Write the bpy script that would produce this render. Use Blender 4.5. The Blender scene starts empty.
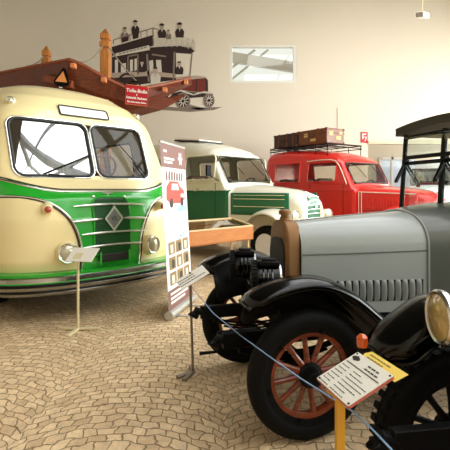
import bpy, bmesh, math, random
from mathutils import Vector, Matrix
random.seed(7)
PI = math.pi
C = bpy.context.scene.collection
EYE, FPX, HZ = 1.55, 430.0, 190.0

def W(px, py, d):
    """Photo measurement -> point in the hall at depth d metres."""
    return Vector(((px - 225) / FPX * d, d, EYE - (py - HZ) / FPX * d))

# ------------------------------------------------------------------ materials
def hexc(r, g, b):
    def f(c):
        c /= 255.0
        return c / 12.92 if c <= 0.04045 else ((c + 0.055) / 1.055) ** 2.4
    return (f(r), f(g), f(b), 1)

def mat(name, rgb, rough=0.5, metal=0.0, var=0.12, scale=6.0, bump=0.0, coat=0.0, bscale=None, spec=0.5):
    m = bpy.data.materials.new(name); m.use_nodes = True
    nt = m.node_tree; N = nt.nodes; L = nt.links
    b = N['Principled BSDF']
    c = hexc(*rgb)
    tc = N.new('ShaderNodeTexCoord')
    nz = N.new('ShaderNodeTexNoise'); nz.inputs['Scale'].default_value = scale; nz.inputs['Detail'].default_value = 5
    L.new(tc.outputs['Object'], nz.inputs['Vector'])
    mx = N.new('ShaderNodeMix'); mx.data_type = 'RGBA'
    mx.inputs[6].default_value = tuple(x * (1 - var) for x in c[:3]) + (1,)
    mx.inputs[7].default_value = tuple(min(1, x * (1 + var)) for x in c[:3]) + (1,)
    L.new(nz.outputs['Fac'], mx.inputs[0]); L.new(mx.outputs[2], b.inputs['Base Color'])
    b.inputs['Roughness'].default_value = rough; b.inputs['Metallic'].default_value = metal
    b.inputs['Coat Weight'].default_value = coat; b.inputs['Coat Roughness'].default_value = 0.08
    b.inputs['Specular IOR Level'].default_value = spec
    if bump:
        n2 = N.new('ShaderNodeTexNoise'); n2.inputs['Scale'].default_value = bscale or scale * 5; n2.inputs['Detail'].default_value = 4
        L.new(tc.outputs['Object'], n2.inputs['Vector'])
        bp = N.new('ShaderNodeBump'); bp.inputs['Strength'].default_value = bump; bp.inputs['Distance'].default_value = 0.01
        L.new(n2.outputs['Fac'], bp.inputs['Height']); L.new(bp.outputs['Normal'], b.inputs['Normal'])
    return m

def glass_mat(name, tint=(235, 240, 238), alpha=0.12, rough=0.02):
    m = bpy.data.materials.new(name); m.use_nodes = True
    nt = m.node_tree; N = nt.nodes; L = nt.links
    N.remove(N['Principled BSDF'])
    out = N['Material Output']
    tr = N.new('ShaderNodeBsdfTransparent'); tr.inputs['Color'].default_value = hexc(*tint)
    gl = N.new('ShaderNodeBsdfGlossy'); gl.inputs['Roughness'].default_value = rough
    fr = N.new('ShaderNodeLayerWeight'); fr.inputs['Blend'].default_value = 0.5
    pw = N.new('ShaderNodeMath'); pw.operation = 'POWER'; pw.inputs[1].default_value = 5
    L.new(fr.outputs['Facing'], pw.inputs[0])
    ad = N.new('ShaderNodeMath'); ad.operation = 'ADD'; ad.inputs[1].default_value = alpha; ad.use_clamp = True
    L.new(pw.outputs[0], ad.inputs[0])
    mx = N.new('ShaderNodeMixShader')
    L.new(ad.outputs[0], mx.inputs['Fac']); L.new(tr.outputs[0], mx.inputs[1]); L.new(gl.outputs[0], mx.inputs[2])
    L.new(mx.outputs[0], out.inputs['Surface'])
    return m

def wood_mat(name, c1, c2, rough=0.45, scale=(1, 12, 12), coat=0.0):
    m = bpy.data.materials.new(name); m.use_nodes = True
    nt = m.node_tree; N = nt.nodes; L = nt.links
    b = N['Principled BSDF']
    tc = N.new('ShaderNodeTexCoord'); mp = N.new('ShaderNodeMapping'); mp.inputs['Scale'].default_value = scale
    nz = N.new('ShaderNodeTexNoise'); nz.inputs['Scale'].default_value = 2.2; nz.inputs['Detail'].default_value = 8
    nz.inputs['Distortion'].default_value = 1.2
    L.new(tc.outputs['Object'], mp.inputs[0]); L.new(mp.outputs[0], nz.inputs['Vector'])
    cr = N.new('ShaderNodeValToRGB'); cr.color_ramp.elements[0].position = 0.3; cr.color_ramp.elements[1].position = 0.7
    cr.color_ramp.elements[0].color = hexc(*c1); cr.color_ramp.elements[1].color = hexc(*c2)
    L.new(nz.outputs['Fac'], cr.inputs[0]); L.new(cr.outputs[0], b.inputs['Base Color'])
    b.inputs['Roughness'].default_value = rough; b.inputs['Coat Weight'].default_value = coat
    bp = N.new('ShaderNodeBump'); bp.inputs['Strength'].default_value = 0.15; bp.inputs['Distance'].default_value = 0.005
    L.new(nz.outputs['Fac'], bp.inputs['Height']); L.new(bp.outputs['Normal'], b.inputs['Normal'])
    return m

def cobble_mat(name):
    m = bpy.data.materials.new(name); m.use_nodes = True
    nt = m.node_tree; N = nt.nodes; L = nt.links
    b = N['Principled BSDF']
    tc = N.new('ShaderNodeTexCoord'); sp = N.new('ShaderNodeSeparateXYZ'); L.new(tc.outputs['Object'], sp.inputs[0])
    def M(op, a, bb=None):
        n = N.new('ShaderNodeMath'); n.operation = op
        for i, v in enumerate((a, bb)):
            if v is None: continue
            if isinstance(v, (int, float)): n.inputs[i].default_value = v
            else: L.new(v, n.inputs[i])
        return n.outputs[0]
    # low frequency wobble so that the setts are never machine made
    wn = N.new('ShaderNodeTexNoise'); wn.inputs['Scale'].default_value = 7.0; wn.inputs['Detail'].default_value = 2
    L.new(tc.outputs['Object'], wn.inputs['Vector'])
    ws = N.new('ShaderNodeSeparateColor'); L.new(wn.outputs['Color'], ws.inputs[0])
    x = M('ADD', sp.outputs[0], M('MULTIPLY', M('SUBTRACT', ws.outputs[0], 0.5), 0.11))
    y = M('ADD', sp.outputs[1], M('MULTIPLY', M('SUBTRACT', ws.outputs[1], 0.5), 0.11))
    # segmental arcs: rows rise and fall over a period of 1.3 m
    P = 1.3
    fx = M('SUBTRACT', M('FRACT', M('DIVIDE', x, P)), 0.5)
    arc = M('SQRT', M('SUBTRACT', 0.60, M('MULTIPLY', fx, fx)))
    v = M('SUBTRACT', y, M('MULTIPLY', arc, P))
    u = M('MULTIPLY', M('ARCSINE', M('DIVIDE', fx, 0.775)), 0.775 * P)
    u = M('ADD', u, M('MULTIPLY', M('FLOOR', M('DIVIDE', x, P)), 0.37))
    cb = N.new('ShaderNodeCombineXYZ'); L.new(u, cb.inputs[0]); L.new(v, cb.inputs[1])
    br = N.new('ShaderNodeTexBrick')
    br.inputs['Scale'].default_value = 1.0; br.inputs['Brick Width'].default_value = 0.105; br.inputs['Row Height'].default_value = 0.082
    br.inputs['Mortar Size'].default_value = 0.006; br.inputs['Mortar Smooth'].default_value = 0.7; br.inputs['Bias'].default_value = 0.0
    br.inputs['Color1'].default_value = hexc(214, 188, 148); br.inputs['Color2'].default_value = hexc(188, 160, 122)
    br.inputs['Mortar'].default_value = hexc(142, 114, 84)
    L.new(cb.outputs[0], br.inputs['Vector'])
    n2 = N.new('ShaderNodeTexNoise'); n2.inputs['Scale'].default_value = 14; n2.inputs['Detail'].default_value = 7; n2.inputs['Roughness'].default_value = 0.7
    L.new(tc.outputs['Object'], n2.inputs['Vector'])
    n3 = N.new('ShaderNodeTexNoise'); n3.inputs['Scale'].default_value = 1.1; n3.inputs['Detail'].default_value = 3
    L.new(tc.outputs['Object'], n3.inputs['Vector'])
    g = M('MULTIPLY', M('ADD', M('MULTIPLY', n2.outputs['Fac'], 1.3), 0.48), M('ADD', M('MULTIPLY', n3.outputs['Fac'], 0.5), 0.75))
    mx = N.new('ShaderNodeMix'); mx.data_type = 'RGBA'; mx.blend_type = 'MULTIPLY'; mx.inputs[0].default_value = 1
    L.new(br.outputs['Color'], mx.inputs[6])
    cc = N.new('ShaderNodeCombineColor')
    for i in range(3): L.new(g, cc.inputs[i])
    L.new(cc.outputs[0], mx.inputs[7]); L.new(mx.outputs[2], b.inputs['Base Color'])
    b.inputs['Roughness'].default_value = 0.62
    h = M('ADD', M('MULTIPLY', M('SUBTRACT', 1.0, br.outputs['Fac']), 1.0), M('MULTIPLY', n2.outputs['Fac'], 0.7))
    bp = N.new('ShaderNodeBump'); bp.inputs['Strength'].default_value = 0.8; bp.inputs['Distance'].default_value = 0.016
    L.new(h, bp.inputs['Height']); L.new(bp.outputs['Normal'], b.inputs['Normal'])
    return m

M = {}
def defmats():
    M['cream'] = mat('cream paint', (236, 218, 164), 0.28, 0, 0.04, 3, coat=0.5)
    M['green'] = mat('bright green paint', (34, 162, 44), 0.22, 0, 0.06, 3, coat=0.6)
    M['grille_green'] = mat('dark green grille paint', (12, 62, 22), 0.45, 0, 0.1, 30)
    M['chrome'] = mat('chrome', (225, 225, 220), 0.25, 1.0, 0.08, 8)
    M['bumper_chrome'] = mat('bumper chrome', (165, 165, 160), 0.2, 1.0, 0.08, 8)
    M['trim_dark'] = mat('dark trim rubber', (28, 28, 26), 0.5)
    M['black'] = mat('black gloss paint', (4, 4, 4), 0.17, 0, 0.1, 4, coat=0.1, spec=0.28)
    M['satin_black'] = mat('satin black metal', (5, 5, 5), 0.5, 0, 0.2, 10, spec=0.15)
    M['rubber'] = mat('tyre rubber', (8, 8, 8), 0.65, 0, 0.25, 18, bump=0.15, spec=0.15)
    M['wheel_wood'] = wood_mat('varnished orange brown spoke wood', (84, 32, 14), (140, 62, 30), 0.38, coat=0.3)
    M['glass'] = glass_mat('clear window glass', alpha=0.05)
    M['mirror_glass'] = glass_mat('reflecting windscreen glass', (170, 178, 175), alpha=0.6)
    M['soft_glass'] = glass_mat('lightly reflecting windscreen glass', (222, 222, 214), alpha=0.045)
    M['lens'] = mat('lamp lens glass', (190, 185, 160), 0.08, 0.25, 0.3, 12, coat=1.0)
    M['amber_lens'] = mat('yellowed lamp lens', (190, 165, 105), 0.15, 0.2, 0.35, 16, coat=1.0)
    M['orange_lens'] = mat('orange lamp lens', (205, 84, 18), 0.15, 0, 0.15, 20, coat=1.0)
    M['red_lens'] = mat('dull red lamp lens', (170, 60, 40), 0.2, 0, 0.2, 20, coat=0.6)
    M['white_lens'] = mat('milky sign glass', (240, 240, 235), 0.12, 0, 0.03, 5, coat=1.0)
    M['van_cream'] = mat('aged white van paint', (226, 220, 200), 0.32, 0, 0.05, 3, coat=0.4)
    M['van_green'] = mat('deep green van paint', (0, 98, 62), 0.3, 0, 0.08, 3, coat=0.15)
    M['red'] = mat('fire engine red paint', (222, 44, 36), 0.3, 0, 0.05, 3, coat=0.45)
    M['white_paint'] = mat('white paint', (235, 236, 236), 0.35, 0, 0.03, 3)
    M['seat'] = mat('brown seat leather', (88, 48, 34), 0.55, 0, 0.2, 12)
    M['seat_green'] = mat('green seat vinyl', (28, 86, 62), 0.5, 0, 0.15, 12)
    M['interior'] = mat('dark tan interior lining', (120, 96, 66), 0.7, 0, 0.15, 5)
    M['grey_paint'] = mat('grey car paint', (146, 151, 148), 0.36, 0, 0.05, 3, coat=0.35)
    M['grey_shaded'] = mat('grey paint with painted-in dark reflection', (86, 90, 84), 0.36, 0, 0.08, 3, coat=0.3)  # same grey car paint; the cowl's dark reflection is put into the colour
    M['brass'] = mat('aged brass', (122, 86, 48), 0.5, 0.4, 0.22, 9, bump=0.05)
    M['core'] = mat('dark radiator honeycomb', (20, 18, 17), 0.6, 0, 0.4, 80, bump=0.6)
    M['canopy'] = mat('dark olive canvas', (66, 64, 56), 0.85, 0, 0.15, 30, bump=0.2)
    M['steel'] = mat('dull grey steel', (150, 146, 138), 0.4, 0.8, 0.15, 15)
    M['boat_wood'] = wood_mat('red brown planking', (74, 27, 10), (114, 47, 20), 0.45, (1, 14, 14), coat=0.2)
    M['boat_wood_light'] = wood_mat('lighter brown planking', (120, 54, 24), (150, 74, 36), 0.5, (1, 14, 14))
    M['post_wood'] = wood_mat('golden brown post wood', (160, 92, 38), (206, 136, 66), 0.5, (14, 14, 1))
    M['case_wood'] = wood_mat('orange beech veneer', (166, 96, 34), (184, 112, 44), 0.6, (2, 12, 12))
    M['case_edge'] = wood_mat('pale wooden case edge', (196, 160, 112), (214, 182, 134), 0.45)
    M['rope'] = mat('grey rope', (140, 128, 108), 0.9, 0, 0.2, 60)
    M['blue_rope'] = mat('pale blue cord', (130, 165, 205), 0.6, 0, 0.2, 60)
    M['paper'] = mat('white card', (226, 222, 208), 0.5, 0, 0.02, 6)
    M['ink'] = mat('black print', (62, 58, 56), 0.7)
    M['yellow_paper'] = mat('yellow paper', (236, 208, 92), 0.6, 0, 0.05, 8)
    M['yellow_post'] = mat('yellow post paint', (216, 160, 44), 0.4, 0, 0.08, 10)
    M['stand_cream'] = mat('cream stand paint', (214, 200, 158), 0.4, 0, 0.05, 8)
    M['stand_grey'] = mat('grey brown stand metal', (128, 116, 98), 0.4, 0.4, 0.1, 10)
    M['pink_edge'] = mat('reddish board edge', (190, 96, 80), 0.5)
    M['banner_white'] = mat('banner print white', (232, 234, 232), 0.45, 0, 0.02, 5)
    M['banner_mauve'] = mat('banner print mauve brown', (128, 88, 84), 0.45, 0, 0.05, 5)
    M['banner_red'] = mat('banner print red', (206, 74, 62), 0.45, 0, 0.12, 30)
    M['banner_blue'] = mat('banner print pale blue', (150, 190, 222), 0.45, 0, 0.08, 20)
    M['banner_photo'] = mat('banner print brown photographs', (150, 122, 76), 0.45, 0, 0.5, 26)
    M['alu'] = mat('brushed aluminium', (190, 190, 186), 0.35, 0.7, 0.1, 20)
    M['leather'] = mat('dark brown suitcase leather', (54, 24, 16), 0.38, 0, 0.3, 14, bump=0.15, coat=0.2)
    M['leather_tan'] = mat('worn tan suitcase leather', (116, 62, 30), 0.4, 0, 0.45, 14, bump=0.15, coat=0.2)
    M['label_paper'] = mat('old luggage label', (214, 180, 116), 0.7, 0, 0.2, 30)
    M['sign_red'] = mat('red sign board', (190, 28, 44), 0.45, 0, 0.08, 12)
    M['sign_white'] = mat('white sign print', (242, 232, 228), 0.5)
    M['tri_orange'] = mat('orange reflector', (232, 150, 84), 0.4, 0, 0.08, 40)
    M['peg'] = mat('pale orange wooden peg end', (214, 132, 82), 0.6, 0, 0.15, 20)
    M['mural_dark'] = mat('mural dark ink', (52, 34, 32), 0.9, 0, 0.3, 8)
    M['mural_mid'] = mat('mural mid grey', (128, 112, 102), 0.9, 0, 0.25, 12)
    M['mural_light'] = mat('mural pale grey', (206, 196, 184), 0.9, 0, 0.1, 12)
    M['mural_red'] = mat('mural oxblood', (112, 44, 36), 0.9, 0, 0.25, 12)
    M['mural_skin'] = mat('mural pale brown', (176, 156, 140), 0.9, 0, 0.2, 12)
    M['wall'] = mat('cream painted plaster', (218, 206, 189), 0.9, 0, 0.025, 0.7, bump=0.05, bscale=60)
    M['recess'] = mat('beige recess plaster', (206, 194, 170), 0.9, 0, 0.03, 1)
    M['ceiling'] = mat('dull ceiling boards', (70, 64, 56), 0.9, 0, 0.05, 1)
    M['frame_white'] = mat('white window frame', (220, 215, 205), 0.45, 0, 0.03, 4)
    M['pane_blue'] = glass_mat('bluish door glass', (196, 214, 226), alpha=0.1)
    M['beam'] = mat('grey steel beam', (120, 122, 122), 0.5, 0.2, 0.1, 3)
    M['cobble'] = cobble_mat('beige cobble setts')

# ------------------------------------------------------------------ mesh builder
class MB:
    def __init__(s): s.v = []; s.f = []; s.m = []
    def face(s, idx, mi=0): s.f.append(tuple(idx)); s.m.append(mi)
    def add(s, vs, fs, mi=0):
        o = len(s.v); s.v += [Vector(p) for p in vs]
        for f in fs: s.face([o + i for i in f], mi)
    def box(s, c, size, rot=None, mi=0):
        c = Vector(c); hx, hy, hz = [k / 2 for k in size]
        vs = [Vector((x, y, z)) for x in (-hx, hx) for y in (-hy, hy) for z in (-hz, hz)]
        if rot is not None:
            R = rot if isinstance(rot, Matrix) else Matrix.Rotation(rot, 3, 'Z')
            vs = [R @ p for p in vs]
        s.add([c + p for p in vs], [(0, 1, 3, 2), (4, 6, 7, 5), (0, 4, 5, 1), (2, 3, 7, 6), (0, 2, 6, 4), (1, 5, 7, 3)], mi)
        return s
    def beam(s, a, b, w, h, up=(0, 0, 1), mi=0):
        a = Vector(a); b = Vector(b); d = (b - a); L = d.length; d.normalize()
        u = Vector(up); sd = d.cross(u)
        if sd.length < 1e-4: sd = d.cross(Vector((0, 1, 0)))
        sd.normalize(); u = sd.cross(d)
        R = Matrix((d, sd, u)).transposed()
        return s.box((a + b) / 2, (L, w, h), R, mi)
    def grid(s, fn, us, vs, keep=None, mi=0, mfn=None):
        P = [[Vector(fn(u, v)) for v in vs] for u in us]
        idx = {}
        def gi(i, j):
            if (i, j) not in idx:
                idx[(i, j)] = len(s.v); s.v.append(P[i][j])
            return idx[(i, j)]
        for i in range(len(us) - 1):
            for j in range(len(vs) - 1):
                c = (P[i][j] + P[i + 1][j] + P[i][j + 1] + P[i + 1][j + 1]) / 4
                if keep and not keep(c): continue
                s.face((gi(i, j), gi(i + 1, j), gi(i + 1, j + 1), gi(i, j + 1)), mfn(c) if mfn else mi)
        return s
    def tube(s, pts, r, seg=8, closed=False, mi=0, flat=None):
        pts = [Vector(p) for p in pts]; n = len(pts)
        T = []
        for i in range(n):
            a = pts[(i - 1) % n] if (closed or i > 0) else pts[i]
            b = pts[(i + 1) % n] if (closed or i < n - 1) else pts[i]
            t = (b - a); T.append(t.normalized() if t.length > 1e-9 else Vector((1, 0, 0)))
        ref = Vector((0, 0, 1)) if abs(T[0].z) < 0.9 else Vector((0, 1, 0))
        N = (ref - T[0] * ref.dot(T[0])).normalized()
        o = len(s.v)
        for i in range(n):
            N = (N - T[i] * N.dot(T[i])).normalized(); B = T[i].cross(N)
            ri = r[i] if isinstance(r, (list, tuple)) else r
            for k in range(seg):
                a = 2 * PI * k / seg
                s.v.append(pts[i] + N * math.cos(a) * ri * (flat or 1) + B * math.sin(a) * ri)
        for i in range(n if closed else n - 1):
            for k in range(seg):
                a = o + i * seg + k; b = o + i * seg + (k + 1) % seg
                c = o + ((i + 1) % n) * seg + (k + 1) % seg; d = o + ((i + 1) % n) * seg + k
                s.face((a, b, c, d), mi)
        if not closed:
            s.face([o + k for k in range(seg)][::-1], mi)
            s.face([o + (n - 1) * seg + k for k in range(seg)], mi)
        return s
    def lathe(s, prof, c=(0, 0, 0), axis='Y', seg=32, mi=0, closed=False, R=None):
        """prof: list of (radius, along-axis)."""
        c = Vector(c)
        if R is None:
            ax = {'X': Vector((1, 0, 0)), 'Y': Vector((0, 1, 0)), 'Z': Vector((0, 0, 1))}[axis] if isinstance(axis, str) else Vector(axis).normalized()
        u = ax.orthogonal().normalized() if not isinstance(axis, str) else {'X': Vector((0, 1, 0)), 'Y': Vector((0, 0, 1)), 'Z': Vector((1, 0, 0))}[axis]
        w = ax.cross(u)
        o = len(s.v); n = len(prof)
        for r, h in prof:
            for k in range(seg):
                a = 2 * PI * k / seg
                s.v.append(c + ax * h + (u * math.cos(a) + w * math.sin(a)) * max(r, 1e-4))
        for i in range(n if closed else n - 1):
            j = (i + 1) % n
            for k in range(seg):
                k2 = (k + 1) % seg
                s.face((o + i * seg + k, o + i * seg + k2, o + j * seg + k2, o + j * seg + k), mi)
        if not closed:
            if prof[0][0] > 1e-3: s.face([o + k for k in range(seg)][::-1], mi)
            if prof[-1][0] > 1e-3: s.face([o + (n - 1) * seg + k for k in range(seg)], mi)
        return s
    def prism(s, poly, mp, th, mi=0):
        """poly of 2-D points; mp(a, b, t) -> 3-D; extruded t in 0..th."""
        n = len(poly); o = len(s.v)
        for t in (0, th):
            for a, b in poly: s.v.append(Vector(mp(a, b, t)))
        s.face([o + i for i in range(n)][::-1], mi); s.face([o + n + i for i in range(n)], mi)
        for i in range(n):
            j = (i + 1) % n
            s.face((o + i, o + j, o + n + j, o + n + i), mi)
        return s
    def build(s, name, mats, parent=None, smooth=35, bevel=0, solid=0, seg=2, sub=0, off=-1):
        me = bpy.data.meshes.new(name); me.from_pydata([tuple(p) for p in s.v], [], s.f)
        if not isinstance(mats, (list, tuple)): mats = [mats]
        for m in mats: me.materials.append(m)
        me.polygons.foreach_set('material_index', s.m)
        bm = bmesh.new(); bm.from_mesh(me)
        bmesh.ops.remove_doubles(bm, verts=bm.verts, dist=1e-5)
        bmesh.ops.recalc_face_normals(bm, faces=bm.faces)
        bm.to_mesh(me); bm.free()
        if smooth:
            me.polygons.foreach_set('use_smooth', [True] * len(me.polygons))
            me.set_sharp_from_angle(angle=math.radians(smooth))
        me.update()
        o = bpy.data.objects.new(name, me); C.objects.link(o)
        if parent: o.parent = parent
        if solid:
            md = o.modifiers.new('thickness', 'SOLIDIFY'); md.thickness = solid; md.offset = off
        if bevel:
            md = o.modifiers.new('edge', 'BEVEL'); md.width = bevel; md.segments = seg; md.limit_method = 'ANGLE'
            md.angle_limit = math.radians(40)
        if sub:
            md = o.modifiers.new('round', 'SUBSURF'); md.levels = sub; md.render_levels = sub
        return o

def tag(o, label=None, cat=None, group=None, kind=None):
    if label: o['label'] = label
    if cat: o['category'] = cat
    if group: o['group'] = group
    if kind: o['kind'] = kind
    return o

def thing(name, label, cat, loc=(0, 0, 0), rz=0, group=None):
    o = bpy.data.objects.new(name, None); C.objects.link(o)
    o.location = loc; o.rotation_euler = (0, 0, rz); o.empty_display_size = 0.2
    return tag(o, label, cat, group)

def copy_tree(o, parent=None):
    c = o.copy(); C.objects.link(c)
    if parent: c.parent = parent
    for ch in list(o.children): copy_tree(ch, c)
    return c

def lin(a, b, n): return [a + (b - a) * i / n for i in range(n + 1)]
def interp(tab, z):
    if z <= tab[0][0]: return tab[0][1:]
    for p, q in zip(tab, tab[1:]):
        if z <= q[0]:
            t = (z - p[0]) / (q[0] - p[0])
            return tuple(a + (b - a) * t for a, b in zip(p[1:], q[1:]))
    return tab[-1][1:]
def sstep(a, b, x):
    t = max(0, min(1, (x - a) / (b - a))); return t * t * (3 - 2 * t)
def rrect(x0, x1, z0, z1, r, n=6):
    pts = []
    for cx, cz, a0 in ((x1 - r, z1 - r, 0), (x0 + r, z1 - r, 90), (x0 + r, z0 + r, 180), (x1 - r, z0 + r, 270)):
        for k in range(n + 1):
            a = math.radians(a0 + 90 * k / n); pts.append((cx + r * math.cos(a), cz + r * math.sin(a)))
    return pts
def in_rrect(x, z, x0, x1, z0, z1, r):
    if not (x0 < x < x1 and z0 < z < z1): return False
    dx = max(x0 + r - x, x - (x1 - r), 0); dz = max(z0 + r - z, z - (z1 - r), 0)
    return dx * dx + dz * dz <= r * r
def dense(pts, step=0.03, closed=True):
    out = []; n = len(pts)
    for i in range(n if closed else n - 1):
        a = Vector(pts[i]); b = Vector(pts[(i + 1) % n]); k = max(1, int((b - a).length / step))
        out += [a + (b - a) * j / k for j in range(k)]
    if not closed: out.append(Vector(pts[-1]))
    return out

def text_mesh(mb, body, size, mp, th=0.002, align='CENTER', mi=0, bold=0.0):
    cu = bpy.data.curves.new('t', 'FONT'); cu.body = body; cu.size = size; cu.align_x = align; cu.align_y = 'CENTER'
    cu.resolution_u = 2; cu.offset = bold
    ob = bpy.data.objects.new('t', cu); C.objects.link(ob)
    bpy.context.view_layer.update()
    me = bpy.data.meshes.new_from_object(ob.evaluated_get(bpy.context.evaluated_depsgraph_get()))
    o = len(mb.v)
    for v in me.vertices: mb.v.append(Vector(mp(v.co.x, v.co.y, th)))
    for p in me.polygons: mb.face([o + i for i in p.vertices], mi)
    bpy.data.objects.remove(ob); bpy.data.meshes.remove(me); bpy.data.curves.remove(cu)
# ================================================================== the hall
WALL_Y = 16.3
def struct(mb, name, mats, parent=None, **k):
    o = mb.build(name, mats, parent, **k)
    if not parent: o['kind'] = 'structure'
    return o

def build_room():
    X0, X1, Y0, H = -9.0, 10.5, -7.0, 9.0
    b = MB(); b.box(((X0 + X1) / 2, 7.4, -0.1), (X1 - X0 + 0.6, 29.4, 0.2)); struct(b, 'floor', M['cobble'], smooth=0)
    # back wall with a high window and a wide opening on the right
    wx0, wx1, wz0, wz1 = W(230, 0, WALL_Y).x, W(297, 0, WALL_Y).x, W(0, 83, WALL_Y).z, W(0, 45, WALL_Y).z
    ox, oz = W(368, 0, WALL_Y).x, W(0, 144, WALL_Y).z
    T = 0.35; yc = WALL_Y + T / 2
    def seg(mb, a, c, z0, z1): mb.box(((a + c) / 2, yc, (z0 + z1) / 2), (c - a, T, z1 - z0))
    b = MB()
    seg(b, X0, wx0, 0, H); seg(b, wx0, wx1, 0, wz0); seg(b, wx0, wx1, wz1, H)
    seg(b, wx1, ox, 0, H); seg(b, ox, X1, oz, H)
    struct(b, 'wall_back', M['wall'], smooth=0)
    # the high window: frame, mullion, pane; roof beams and a tan wall of the next hall behind it
    fr = MB()
    for a, c, z0, z1 in ((wx0, wx1, wz1 - 0.09, wz1), (wx0, wx1, wz0, wz0 + 0.09), (wx0, wx0 + 0.09, wz0 + 0.09, wz1 - 0.09), (wx1 - 0.14, wx1, wz0 + 0.09, wz1 - 0.09)):
        fr.box(((a + c) / 2, WALL_Y + 0.06, (z0 + z1) / 2), (c - a, 0.1, z1 - z0))
    f = struct(fr, 'window_1', M['frame_white'], smooth=0)
    b = MB(); b.box(((wx0 + wx1) / 2, WALL_Y + 0.07, (wz0 + wz1) / 2), (wx1 - wx0 - 0.2, 0.012, wz1 - wz0 - 0.18)); b.build('window_pane', M['soft_glass'], f, smooth=0)
    b = MB()
    yb = WALL_Y + 1.6
    def wp(px, py, d=yb): return W(px, py, d)
    b.beam(wp(222, 56), wp(310, 70), 0.2, 0.42)
    b.beam(wp(218, 78), wp(255, 50), 0.08, 0.1); b.beam(wp(226, 84), wp(268, 50), 0.08, 0.08)
    o = b.build('trim_1', M['white_paint'], None, smooth=0); o['kind'] = 'structure'
    b = MB(); b.box((2.0, WALL_Y + 2.2, 5.0), (5.0, 0.15, 1.55)); o = b.build('trim_2', M['case_wood'], None, smooth=0); o['kind'] = 'structure'
    # recess behind the opening
    b = MB(); b.box(((ox + X1) / 2, 20.9, 2.0), (X1 - ox + 0.8, 0.2, 4.4)); struct(b, 'wall_recess', M['recess'], smooth=0)
    b = MB(); b.box((ox - 0.1, 18.7, 2.0), (0.2, 4.2, 4.4)); struct(b, 'wall_recess_side', M['recess'], smooth=0)
    b = MB(); b.box(((ox + X1) / 2, WALL_Y - 0.03, oz + 0.06), (X1 - ox, 0.06, 0.12)); struct(b, 'trim_3', M['recess'], smooth=0)
    # side and front walls
    b = MB(); b.box((X0 - 0.15, 4.65, H / 2), (0.3, 23.7, H)); struct(b, 'wall_left', M['wall'], smooth=0)
    b = MB()
    ys = [-7.0, -3.2, 0.6, 4.4, 8.2, 12.0, 16.3]
    for y in ys: b.box((X1 + 0.15, y, H / 2), (0.3, 0.6, H))
    b.box((X1 + 0.15, 4.65, 0.4), (0.3, 23.3, 0.8)); b.box((X1 + 0.15, 4.65, 7.9), (0.3, 23.3, 2.2))
    struct(b, 'wall_right', M['wall'], smooth=0)
    n = 2
    for a, c in zip(ys, ys[1:]):
        b = MB(); a += 0.3; c -= 0.3
        for y in lin(a, c, 3): b.box((X1 + 0.12, y, 3.8), (0.08, 0.07, 6.0))
        for z in (0.84, 2.6, 4.4, 6.76): b.box((X1 + 0.12, (a + c) / 2, z), (0.08, c - a, 0.08))
        f = struct(b, 'window_%d' % n, M['beam'], smooth=0); n += 1
        b = MB(); b.box((X1 + 0.12, (a + c) / 2, 3.8), (0.012, c - a, 5.9)); b.build('window_pane', M['glass'], f, smooth=0)
    b = MB()
    b.box(((X0 + X1) / 2, Y0 - 0.15, H / 2), (X1 - X0, 0.3, H))
    struct(b, 'wall_front', M['wall'], smooth=0)
    # ceiling: boarded on the left, glazed between steel trusses on the right
    b = MB(); b.box((-4.0, 4.65, H + 0.1), (10.6, 23.7, 0.2)); b.box((5.9, 14.5, H + 0.1), (9.2, 4.0, 0.2)); struct(b, 'ceiling', M['ceiling'], smooth=0)
    b = MB()
    for y in (-6.5, -2.5, 1.5, 5.5, 9.5): b.beam((1.3, y, H + 0.1), (10.5, y, H + 0.1), 0.3, 0.4)
    for i, y in enumerate((-6.5, -2.5, 1.5, 5.5)):
        b.beam((1.3, y, H + 0.05), (10.5, y + 4, H + 0.05), 0.32, 0.25)
        b.beam((3.5, y + 4, H + 0.12), (10.5, y + 1.0, H + 0.12), 0.1, 0.12)
    for x in (3.6, 5.9, 8.2): b.beam((x, -7, H + 0.2), (x, 12.5, H + 0.2), 0.09, 0.12)
    struct(b, 'ceiling_truss', M['beam'], smooth=0)
    # glazed door at the back of the recess
    dx0, dx1 = W(381, 0, 20.6).x, W(417, 0, 20.6).x
    b = MB(); zt = W(0, 157, 20.6).z
    xs = lin(dx0, dx1, 3)
    for x in xs: b.box((x, 20.72, zt / 2), (0.1, 0.12, zt))
    for z in (0.08, 1.2, zt - 0.06): b.box(((dx0 + dx1) / 2, 20.72, z), (dx1 - dx0, 0.12, 0.12))
    f = struct(b, 'door_1', M['frame_white'], smooth=0)
    for a, c in zip(xs, xs[1:]):
        b = MB(); b.box(((a + c) / 2, 20.73, zt / 2), (c - a - 0.08, 0.02, zt - 0.1)); b.build('door_pane', mat_pane(), f, smooth=0)

_mp = []
def mat_pane():
    if not _mp: _mp.append(mat('frosted blue grey door glass', (188, 202, 214), 0.15, 0, 0.12, 1.5, coat=0.5))
    return _mp[0]

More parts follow.
